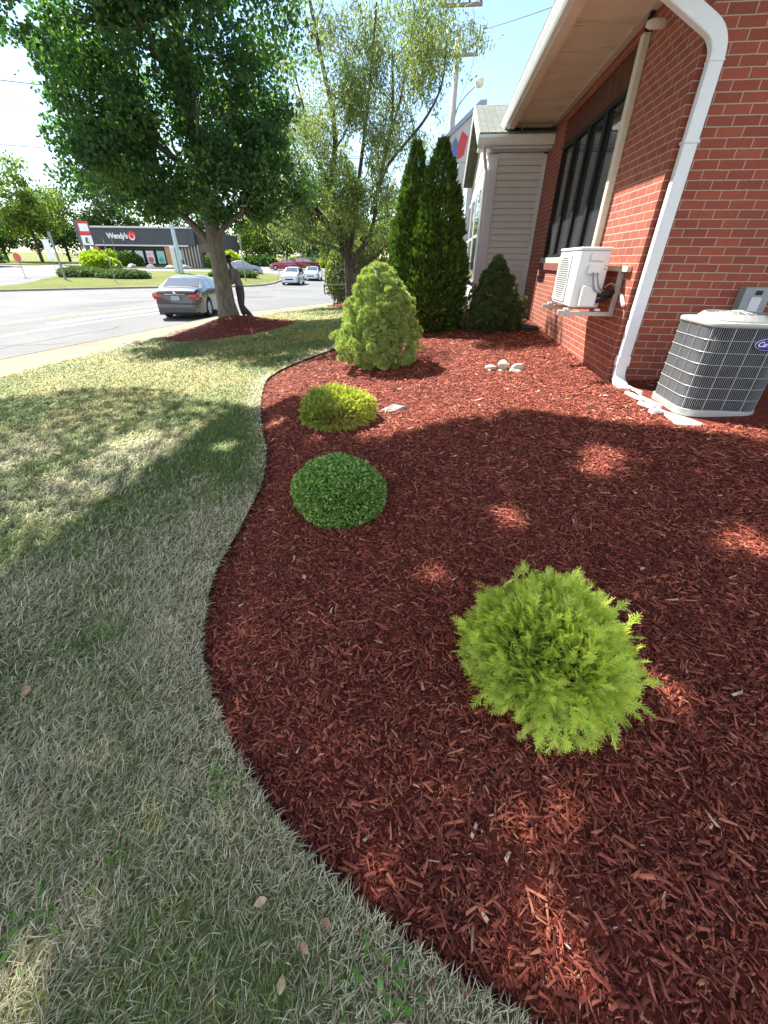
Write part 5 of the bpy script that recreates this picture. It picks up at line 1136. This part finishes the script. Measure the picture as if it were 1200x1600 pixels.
Bx((-.5,-.7,5.31),(WL*.82,14.2,5.55)).build('roof',mat('pale_roof_edge',(.6,.6,.6),.6),re,world=False)
for x in (.0,11.3): Bx((x,-.35,-.4),(x+.9,.38,2.94)).build('pier',M_tan,re,world=False)
Bx((.9,.1,-.4),(11.3,.39,.45)).build('plinth',mat('dark_stone_plinth',(.10,.085,.08),.8),re,world=False)
cols=[(.55,.10,.45),(.45,.28,.10),(.55,.22,.10),(.60,.14,.12),(.10,.42,.36)]
for i in range(6):
    x0=1.0+i*1.70; w=Bx((x0,.15,.5),(x0+1.6,.38,2.5)).build('window',M_dark,re,world=False)
    if i==1: continue
    Bx((x0+.15,.13,.62),(x0+1.35,.148,2.35)).build('poster',M_wht if i!=5 else mat('mint_poster',(.30,.60,.55),.5),w,world=False)
    c=cols[(i if i<1 else i-1)%5]; mm=mat('poster_picture_%d'%i,c,.5,var=.6,scale=1.7)
    MB().lathe([(.42,0),(.42,.006)],(x0+.75,.128,1.12),14,Matrix.Rotation(PI/2,3,'X')).build('poster_picture',mm,w,world=False)
    if i==4: text_mesh('poster_lettering','2 for 3',.42,mat('poster_red',(.6,.06,.05),.5),FACEY(x0+.75,.126,1.9),w,ext=.003)
text_mesh('lettering',"Wendy's",1.0,M_wht,FACEY(4.5,-.56,4.25),re,ext=.03,bold=.035,space=.9)
Rm=Matrix.Rotation(PI/2,3,'X')
dd_=MB().lathe([(.62,0),(.62,.08)],(6.75,-.50,4.3),28,Rm).build('round_sign',mat('sign_red',(.70,.03,.03),.5),re,world=False)
MB().lathe([(.44,0),(.44,.02)],(6.75,-.585,4.15),24,Rm).build('sign_centre',M_wht,dd_,world=False)
MB().lathe([(.32,0),(.32,.02)],(6.75,-.608,4.25),24,Rm).build('sign_spot',mat('sign_red',(.70,.03,.03),.5),dd_,world=False)
Bx((12.3,.1,-.4),(WL,.38,3.3)).build('side_front',mat('brown_cladding',(.14,.11,.09),.8),re,world=False)
for k in range(9): Bx((12.4+k*.5,-.05,-.3),(12.4+k*.5+.16,.09,3.2)).build('fin',mat('pale_fin',(.45,.44,.42),.6),re,world=False)
Bx((17.2,-.6,-.4),(18.3,.09,2.2)).build('door',M_dark,re,world=False)
bn=thing('banner','teal banner tilted in front of the restaurant windows','banner',(-52.5,70.1,-.35),rz=rot)
MB().add([(0,0,.9),(1.9,0,.55),(2.2,0,2.35),(.15,0,2.6)]+[(0,.04,.9),(1.9,.04,.55),(2.2,.04,2.35),(.15,.04,2.6)],[(0,1,2,3),(7,6,5,4),(0,4,5,1),(1,5,6,2),(2,6,7,3),(3,7,4,0)]).build('cloth',mat('teal_cloth',(.02,.30,.24),.7,var=.35,scale=1.6),bn,world=False)
for x in (.05,2.0): MB().tube([(x,.03,-.4),(x,.03,1.0)],.03,6).build('pole',M_gr,bn,world=False)
# pylon sign
py=thing('pylon_sign','tall dark-posted roadside sign with red and white panels over a white board','sign',(-46.5,59.0,-.55),rz=rot)
MB().lohi((-.28,-.15,-.5),(.28,.15,2.95)).build('post',mat('slate_post',(.09,.10,.12),.6),py,world=False)
MB().lohi((-.75,-.25,2.95),(.95,.25,5.65)).build('cabinet',mat('slate_post',(.09,.10,.12),.6),py,world=False)
pn=MB().lohi((-.25,-.29,4.2),(1.1,-.26,5.6)).build('red_panel',mat('sign_red',(.70,.03,.03),.5),py,world=False)
MB().lohi((-.1,-.31,4.55),(1.05,-.292,5.35)).build('white_panel',M_wht,pn,world=False)
bp=MB().lohi((-.25,-.29,3.05),(1.1,-.26,4.1)).build('message_board',M_wht,py,world=False)
MB().extrude([(.15,3.25),(.65,3.25),(.65,3.35),(.5,3.4),(.6,3.8),(.45,3.95),(.2,3.75)],'y',-.31,-.292).build('board_picture',mat('dull_green_print',(.12,.18,.12),.5),bp,world=False)
def post_sign(name,lab,x,y,h_,w,hh,m,grp=None,r=.03,shape='box',cat='sign',zo=0):
    z=zr(x,y)+.15+zo; o=thing(name,lab,cat,(x,y,z),grp); MB().tube([(x,y,z-.3),(x,y,z+h_)],r,6).build('post',M_gr,o)
    if shape=='box': MB().box((x,y-.05,z+h_-hh/2),(w,.03,hh),rz=rot).build('plate',m,o)
    elif shape: MB().lathe([(w/2,0),(w/2,.03)],(x,y-.05,z+h_-hh/2),8,Rm).build('plate',m,o)
    return o
post_sign('road_sign','red and white octagonal sign on a short post at the lot entrance',-41.9,43.1,2.0,.85,.8,mat('faded_red_sign',(.55,.12,.10),.5),shape='oct')
post_sign('road_sign','pale rectangular board on a thin post left of the tall sign',-46.1,52.0,3.2,.75,2.0,M_wht)
post_sign('street_post','slim grey post with a small box on the grass island',-34.2,39.3,3.7,.25,.8,M_gr,r=.09,cat='post')
post_sign('marker_post','thin bare post in front of the lime shrubs, nearer of two',-28.1,37.7,3.2,.2,.2,M_gr,shape=None,cat='post')
post_sign('marker_post','thin bare post in front of the lime shrubs, farther of two',-36.3,50.1,3.4,.2,.2,M_gr,shape=None,cat='post')
post_sign('sign_post','thin pole with no sign standing on the island right of the big trunk',-19.3,45.0,6.5,.2,.2,mat('pale_pole',(.35,.37,.34),.6),shape=None,r=.06,cat='post')
lp=thing('equipment_pole','pale blue steel pole with white boxes behind the parked sedan','pole',(-31.0,53.8,zr(-31,53.8)))
x,y,z=-31.0,53.8,zr(-31,53.8)
M_pb=mat('pale_blue_steel',(.45,.55,.62),.5,.1)
MB().tube([(x,y,z-.2),(x,y,z+7)],[.24,.20],12).build('pole',M_pb,lp); MB().lohi((x-.75,y-.3,z+.3),(x-.22,y+.3,z+2.9)).build('cabinet',mat('off_white_cabinet',(.6,.62,.62),.5),lp,bevel=.03)
MB().lohi((x+.20,y-.2,z+1.6),(x+.42,y+.2,z+2.6)).build('side_box',M_pb,lp,bevel=.02)
# planting on the island and by the restaurant
M_lime=foliage('lime_leaves',[(0,(.12,.20,.02)),(.5,(.28,.38,.03)),(1,(.48,.52,.05))],.3,.5)
M_mid=foliage('mid_green_leaves',[(0,(.04,.09,.02)),(.5,(.09,.17,.04)),(1,(.17,.26,.06))],.3,.5)
M_cov=foliage('juniper_leaves',[(0,(.05,.09,.04)),(.5,(.10,.15,.07)),(1,(.17,.22,.10))],.2,.6)
zi=lambda x,y: zr(x,y)+.2
for nm,lab,x,y,r,m,n in (('lime_shrub','lime-yellow shrub at the left of the tall sign base',-44.5,57.0,(1.7,1.4,1.25),M_lime,1900),('lime_shrub','low lime-yellow shrub in front of the tall sign base',-39.8,51.5,(1.6,1.2,1.0),M_lime,2400),
   ('lime_shrub','lime shrub right beside the tall sign post',-42.8,57.5,(1.1,.9,.8),M_lime,1000),('spreading_juniper','low grey-green spreading juniper on the island, left part',-36.0,43.8,(2.6,1.3,.42),M_cov,2400),
   ('spreading_juniper','low grey-green spreading juniper on the island, right part',-31.0,43.0,(2.7,1.2,.38),M_cov,2400),('spreading_juniper','flat green juniper on the island right of the big trunk',-23.0,49.5,(2.2,1.1,.35),M_cov,1500),
   ('round_shrub','round green shrub under the middle restaurant windows',-48.2,70.0,(1.5,1.2,1.05),M_mid,1700),('round_shrub','round lime-green shrub under the left restaurant windows',-50.8,69.6,(1.6,1.2,1.1),M_lime,1700),
   ('round_shrub','small bright shrub at the right end of the restaurant',-35.0,71.5,(1.6,1.2,1.2),M_mid,1200),('round_shrub','green shrub between restaurant and the big trunk',-31.5,68.5,(1.8,1.2,1.4),M_lime,1200)):
    bush(nm,lab,(x,y,zi(x,y)+r[2]*.55),r,m,n,.32,int(abs(x*7)),.2,bottom=-.5)
for x,y,d,lab in ((-47.0,67.6,(.8,.5,.45),'pale boulder by the kerb left of the restaurant shrubs'),(-44.0,68.0,(.9,.5,.4),'low pale boulder in front of the round shrubs'),(-41.2,68.4,(.9,.4,.3),'flat pale boulder at the right of the shrubs'),(-38.8,68.8,(1.2,.5,.35),'long pale boulder under the right window')):
    rock(x,y,zr(x,y)+.2,d,int(-x),lab,mat('pale_boulder',(.5,.48,.45),.9))
bdz=lambda x,y: road(x,y)+.10
struct(sheet('planting_bed',[(-59,66.5),(-46,66.0),(-33,69.5),(-32,73),(-58,70.5)],bdz,M_grassfar,2.5))
struct(sheet('verge',[(-95,62),(-62,66),(-60,92),(-95,92)],bdz,M_grassfar,4))
# ---- background trees
M_bgA=foliage('background_leaves',[(0,(.022,.055,.02)),(.5,(.05,.105,.03)),(1,(.12,.19,.045))],.3,.55)
M_bgB=foliage('bright_background_leaves',[(0,(.06,.11,.02)),(.5,(.14,.21,.035)),(1,(.28,.34,.06))],.35,.55)
def bgtree(lab,x,y,h_,r,m,n,seed,trunk=.3,base=0,sc=.42,z=None,name='background_tree'):
    z=(zr(x,y) if z is None else z); o=thing(name,lab,'tree',(x,y,z)); zc=z+base+(h_-base)*.55
    mb=MB(); tp=[]; mb.tube([(x,y,z-.5),(x+.1,y,z+h_*.35),(x+.3,y,z+h_*.75)],[trunk,trunk*.7,trunk*.2],8,cap=False)
    for k in range(5): t=2*PI*k/5; limbs(mb,(x,y,z+base*.6+h_*.25),(math.cos(t),math.sin(t),.8),r*.9,trunk*.4,1,tp,(3,3),.15,.02)
    mb.build('trunk',M_bark2,o,smooth=True)
    hh=(h_-base)*.5
    crown(o,m,[((x,y,zc),(r*.85,r*.85,hh*.85),3),((x-r*.3,y,zc-hh*.45),(r*.7,r*.6,hh*.4),1),((x+r*.35,y,zc-hh*.3),(r*.6,r*.6,hh*.5),1)],int(n/90),90,r*.26,sc,seed); return o
T_=[('big leafy tree at the left edge beyond the lot, darker of the pair',-86,75,15,7.5,M_bgA,9000,1,3),('broad tree at the far left edge with a leaning dark trunk',-68,62,11.5,5.5,M_bgA,8000,2,2.2),
 ('tall tree with sunlit crown behind the tall roadside sign',-73,80,15.5,6.5,M_bgB,8000,3,2),('dark tree right behind the left end of the restaurant',-66,92,16,7,M_bgA,8000,4,1),
 ('dense dark tree low behind the lot at the far left',-92,92,12,8,M_bgA,6000,5,0),('wide dark tree between the far left tree and the sign',-80,95,14,8,M_bgA,7000,6,0),
 ('dark tree rising behind the middle of the restaurant',-52,98,12,7,M_bgA,6000,7,1),('bright tree showing just right of the restaurant',-36,92,9,5,M_bgB,5000,8,1),
 ('dark round tree behind the blue-grey sedan',-38,100,10.5,6.5,M_bgA,6000,9,0),('dark tree behind the dark red sedan',-30,103,10.5,6.5,M_bgA,6000,10,0),
 ('bright green tree behind the red cars',-26.5,116,10,5,M_bgB,5000,11,0),('yellow-green willow-like tree behind the clipped bush',-13.5,66,9.5,4.5,M_bgB,7000,12,1),
 ('broad tree behind the thin open-crowned tree, right side',-6.5,70,9.5,6,M_bgB,6000,13,0),('dark tree behind the tall evergreens',-1,75,8.5,6,M_bgA,5000,14,0),('distant tree beyond the portico columns',3.5,60,8,5,M_bgB,5000,15,0),
 ('distant low tree left of the pale house',-42,128,11,7,M_bgA,4000,16,0),('distant tree right of the pale house',-20,125,11,6,M_bgB,4000,17,0)]
for t in T_: bgtree(t[0],t[1],t[2],t[3],t[4],t[5],int(t[6]*1.1),t[7],.3,t[8])
for i,(x,y) in enumerate([(-100,66),(-104,80),(-95,72),(-76,68)]): bush('background_bush',['dark bush mass at the far left edge','dark bush behind the far left tree','mid-sized dark bush left of the entrance sign','bush under the sunlit tree behind the entrance'][i],(x,y,.6),(6,4,2.6),M_bgA,2200,.5,40+i,.2)
for i,(x,y) in enumerate([(-34,86),(-26,90),(-20,88)]): bush('background_bush',['low dark bush behind the blue-grey sedan','low dark bush between the grey and dark red cars','low bright bush behind the small bright red car'][i],(x,y,-.1),(4,2,1.5),(M_bgA,M_bgA,M_bgB)[i],2000,.4,60+i,.2)
# pale house far off
hs=thing('distant_house','pale blue house showing through the trees behind the red cars','house',(-31,119,0),rz=math.radians(15))
Bx((-4.5,0,-.6),(4.5,7,3.6)).build('wall',mat('pale_blue_siding',(.55,.62,.66),.6),hs,world=False)
MB().extrude([(-5,3.6),(0,5.8),(5,3.6)],'y',-.3,7.3).build('roof',mat('grey_roof',(.3,.3,.32),.9),hs,world=False)
for x in (-3,1.6): Bx((x,-.05,1.2),(x+1.3,-.005,2.6)).build('window',M_dark,hs,world=False)
# ================================================================ UTILITY POLES AND WIRES
M_pole=bark('weathered_pole',(.30,.295,.29),(.46,.45,.44),8)
M_wire=mat('black_wire',(.05,.05,.06),.7)
def upole(lab,x,y,h_,arm,armz,name='utility_pole'):
    z=-1.2; o=thing(name,lab,'utility pole',(x,y,z)); MB().tube([(x,y,z),(x,y,z+h_)],[.24,.17],10).build('pole',M_pole,o,smooth=True)
    for a in armz:
        ar=MB().box((x,y-.18,a),(arm,.12,.14)).build('crossarm',mat('weathered_arm',(.25,.18,.13),.9,var=.2,scale=9),o)
        for q in (-.46,-.18,.2,.46): MB().lathe([(.03,0),(.06,.05),(.04,.12),(.055,.16),(.02,.2)],(x+q*arm,y-.18,a+.07),8).build('insulator',M_blk,ar)
    return o
u1=upole('tall wooden utility pole with crossarm and street lamp rising above the siding house',.18,34,13.5,2.4,(11.2,13.1))
MB().tube(smooth_line3([(.25,34,8.5),(.5,33.9,9.1),(1.0,33.8,9.6),(1.35,33.7,9.85)]),.035,6).build('lamp_arm',M_gr,u1)
lmp=MB().lathe([(.02,.26),(.14,.22),(.25,.08),(.26,.0),(.24,-.10),(.12,-.22),(.02,-.26)],(1.6,33.6,10.0),16,Matrix.Rotation(math.radians(35),3,'Y')).build('lamp_head',mat('pale_lamp_glass',(.7,.66,.62),.4),u1,smooth=True)
MB().lathe([(.03,0),(.03,.08)],(1.6,33.6,10.23),8).build('photocell',M_gr,lmp)
MB().lathe([(.02,-.35),(.13,-.3),(.16,.3),(.04,.36)],(-.35,33.8,11.9),12).build('transformer',mat('pale_can',(.7,.7,.7),.4),u1,smooth=True)
for pts in ([(1.2,33.8,11.2),(1.0,33.8,10.4),(.7,33.8,9.7),(.35,33.9,8.6)],[(1.1,33.8,11.2),(1.0,33.8,12.4),(.9,33.8,13.1)],[(.5,33.8,11.2),(.9,33.8,12.6)]): MB().tube(smooth_line3(pts),.012,5).build('service_wire',M_wire,u1)
upole('second, fainter wooden pole behind the thin tree left of the tall evergreens',-2.6,46,10.5,1.6,())
def wire(lab,a,b,sag,r=.018,n=24,grp='overhead wires'):
    a,b=np.array(a,float),np.array(b,float); P=[tuple(a+(b-a)*t-np.array([0,0,sag*4*t*(1-t)])) for t in np.linspace(0,1,n)]
    o=MB().tube(P,r,5).build('overhead_wire',M_wire,None,smooth=True); tag(o,lab,'wire',grp); return o
wire('upper overhead wire running from the tall pole over the brick roof',(.3,33.8,13.0),(14,12,11.0),.5)
wire('middle overhead wire running from the tall pole over the brick roof',(1.3,33.8,12.1),(14,14,9.9),.5)
wire('topmost wire crossing the blue sky above the roof corner',(-.5,34,16.6),(14,12,13.3),.4)
wire('top, heaviest of the wires crossing the sky at the left edge',(-60,43,16.2),(-8,62,15.6),.8,.04)
wire('second wire from the top at the left edge',(-60,43,14.6),(-8,62,14.2),.8,.018)
wire('thin wire between the heavy wire and the red-brown one at left',(-60,43,14.1),(-8,62,13.7),.8,.014)
wire('lowest, thick reddish wire at the left edge',(-60,43,11.2),(-8,62,11.4),.8,.035)
# ================================================================ FALLEN LEAVES
M_dl=mat('dry_brown_leaf',(.42,.24,.13),.7,var=.3,scale=40); M_dl2=mat('straw_leaf',(.50,.36,.20),.7,var=.3,scale=40); M_gl=mat('fresh_green_leaf',(.14,.34,.05),.5,var=.2,scale=40)
def dead_leaf(x,y,s,rz,lab,m):
    z=(zz(x,y) if inpoly(np.array([x]),np.array([y]),BED)[0] else zl(x,y))+.028
    P=[(0,-.5),(.18,-.35),(.33,-.05),(.24,.25),(0,.55),(-.22,.28),(-.34,-.02),(-.2,-.32)]; f=MB(); k=len(P)
    f.v=[(a*s,b*s,.12*s*abs(a)*3+U(-.03,.03)*s) for a,b in P]+[(a*s*.97,b*s*.97,.12*s*abs(a)*3-.0015) for a,b in P]; f.f=[tuple(range(k)),tuple(range(2*k-1,k-1,-1))]+[(i,(i+1)%k,(i+1)%k+k,i+k) for i in range(k)]
    o=f.build('fallen_leaf',m,None,world=False); o.location=(x,y,z); o.rotation_euler=(U(-.3,.3),U(-.3,.3),rz); tag(o,lab,'leaf')
for a in ((-1.45,.78,.045,.6,'reddish-brown fallen leaf on the grass at the left edge',M_dl),(-.235,.175,.030,.1,'tan fallen leaf at the bottom of the lawn, lowest of all',M_dl2),(-.20,.235,.028,.9,'pinkish-tan leaf on the grass right of the lowest one',M_dl),(-.33,.30,.032,2.1,'dull straw leaf on the lower lawn near the mulch edge',M_dl2),
   (-.02,.20,.022,.3,'small fresh green leaf on the grass close to the mulch edge',M_gl),(-.16,.28,.026,1.4,'brown leaf half-standing in the grass near the lower mulch edge',M_dl),(.30,1.02+.0,.0,0,'',None) if False else (-4.6,4.9,.10,.4,'brown leaf litter on the sunny left lawn, nearest the sidewalk',M_dl),(-3.3,3.0,.08,1.4,'brown leaf on the shaded left lawn',M_dl)):
    dead_leaf(*a)

# ---- broadleaf weeds in the turf (stuff)
PW=[]
for (a,b,k) in ((.02,.17,26),(-.06,.22,16),(-.95,.12,60),(-.9,.22,40),(-.55,.55,30),(-1.9,1.6,60),(-1.2,2.0,40),(-2.6,2.6,70),(-.75,.35,26),(-1.35,1.1,50)):
    PW.append(np.c_[a+rng.normal(0,.035,k),b+rng.normal(0,.035,k),np.zeros(k)])
P=np.concatenate(PW); P=P[~inpoly(P[:,0],P[:,1],BED)]; P[:,2]=lawn(P[:,0],P[:,1])+U(.006,.03,len(P))
D=rng.normal(0,1,P.shape); D[:,2]=np.abs(D[:,2])*.25; acc(*inst(*ROUND,P,D,U(.010,.020,len(P)),U(-.5,.5,len(P)),U(.2,.9,len(P))))
tag(flush('clover',foliage('clover_leaves',[(0,(.07,.17,.03)),(1,(.2,.36,.07))],.3,.5),None),'small patches of clover and broadleaf weeds in the near lawn','clover',kind='stuff')
for a in ((-.55,1.45,.03,.5,'small brown leaf lying on the shaded mulch near the lawn edge',M_dl),(1.05,1.6,.026,1.9,'tan leaf on the mulch behind the lime globe shrub',M_dl2),(.30,2.7,.03,2.2,'curled brown leaf on the mulch right of the boxwood',M_dl)): dead_leaf(*a)

# ---- cracks, sealed joints and patches on the road
M_tar=mat('tar_seal',(.035,.035,.037),.7); M_patch=mat('asphalt_patch',(.085,.087,.09),.9,var=.2,scale=3,bmp=.3)
for k,(a,b) in enumerate((((-11.5,4),(-10.6,14)),((-14.5,9),(-9.9,10.6)),((-17,14),(-16,30)),((-13,24),(-8.2,27)),((-12.4,14),(-12.0,30)),((-20,26),(-12,34)),((-13.5,32),(-13.8,44)))):
    a,b=np.array(a,float),np.array(b,float); n=14; d=b-a; nn_=np.array([-d[1],d[0]])/np.hypot(*d)
    stripe('road_crack',[tuple(a+d*t+nn_*rng.normal(0,.09)) for t in np.linspace(0,1,n)],.035,M_tar,.0095)
for P in ([(-12.2,6.2),(-10.4,6.4),(-10.5,8.3),(-12.3,8.0)],[(-17.8,20),(-15.9,20.3),(-16,24.4),(-17.9,24)],[(-12.6,27.5),(-10.6,28),(-11,30.2),(-12.9,29.8)],[(-15.2,33),(-13.6,33.4),(-13.8,35),(-15.3,34.8)]):
    struct(sheet('road_patch',P,lambda x,y:road(x,y)+.004,M_patch,1.0))
mh=MB().lathe([(.33,0),(.33,.004)],(-10.9,20.6,zr(-10.9,20.6)+.006),24).build('manhole_cover',mat('iron_cover',(.05,.045,.04),.6,.5),None); tag(mh,'round iron manhole cover in the road near the parked sedan','manhole cover')
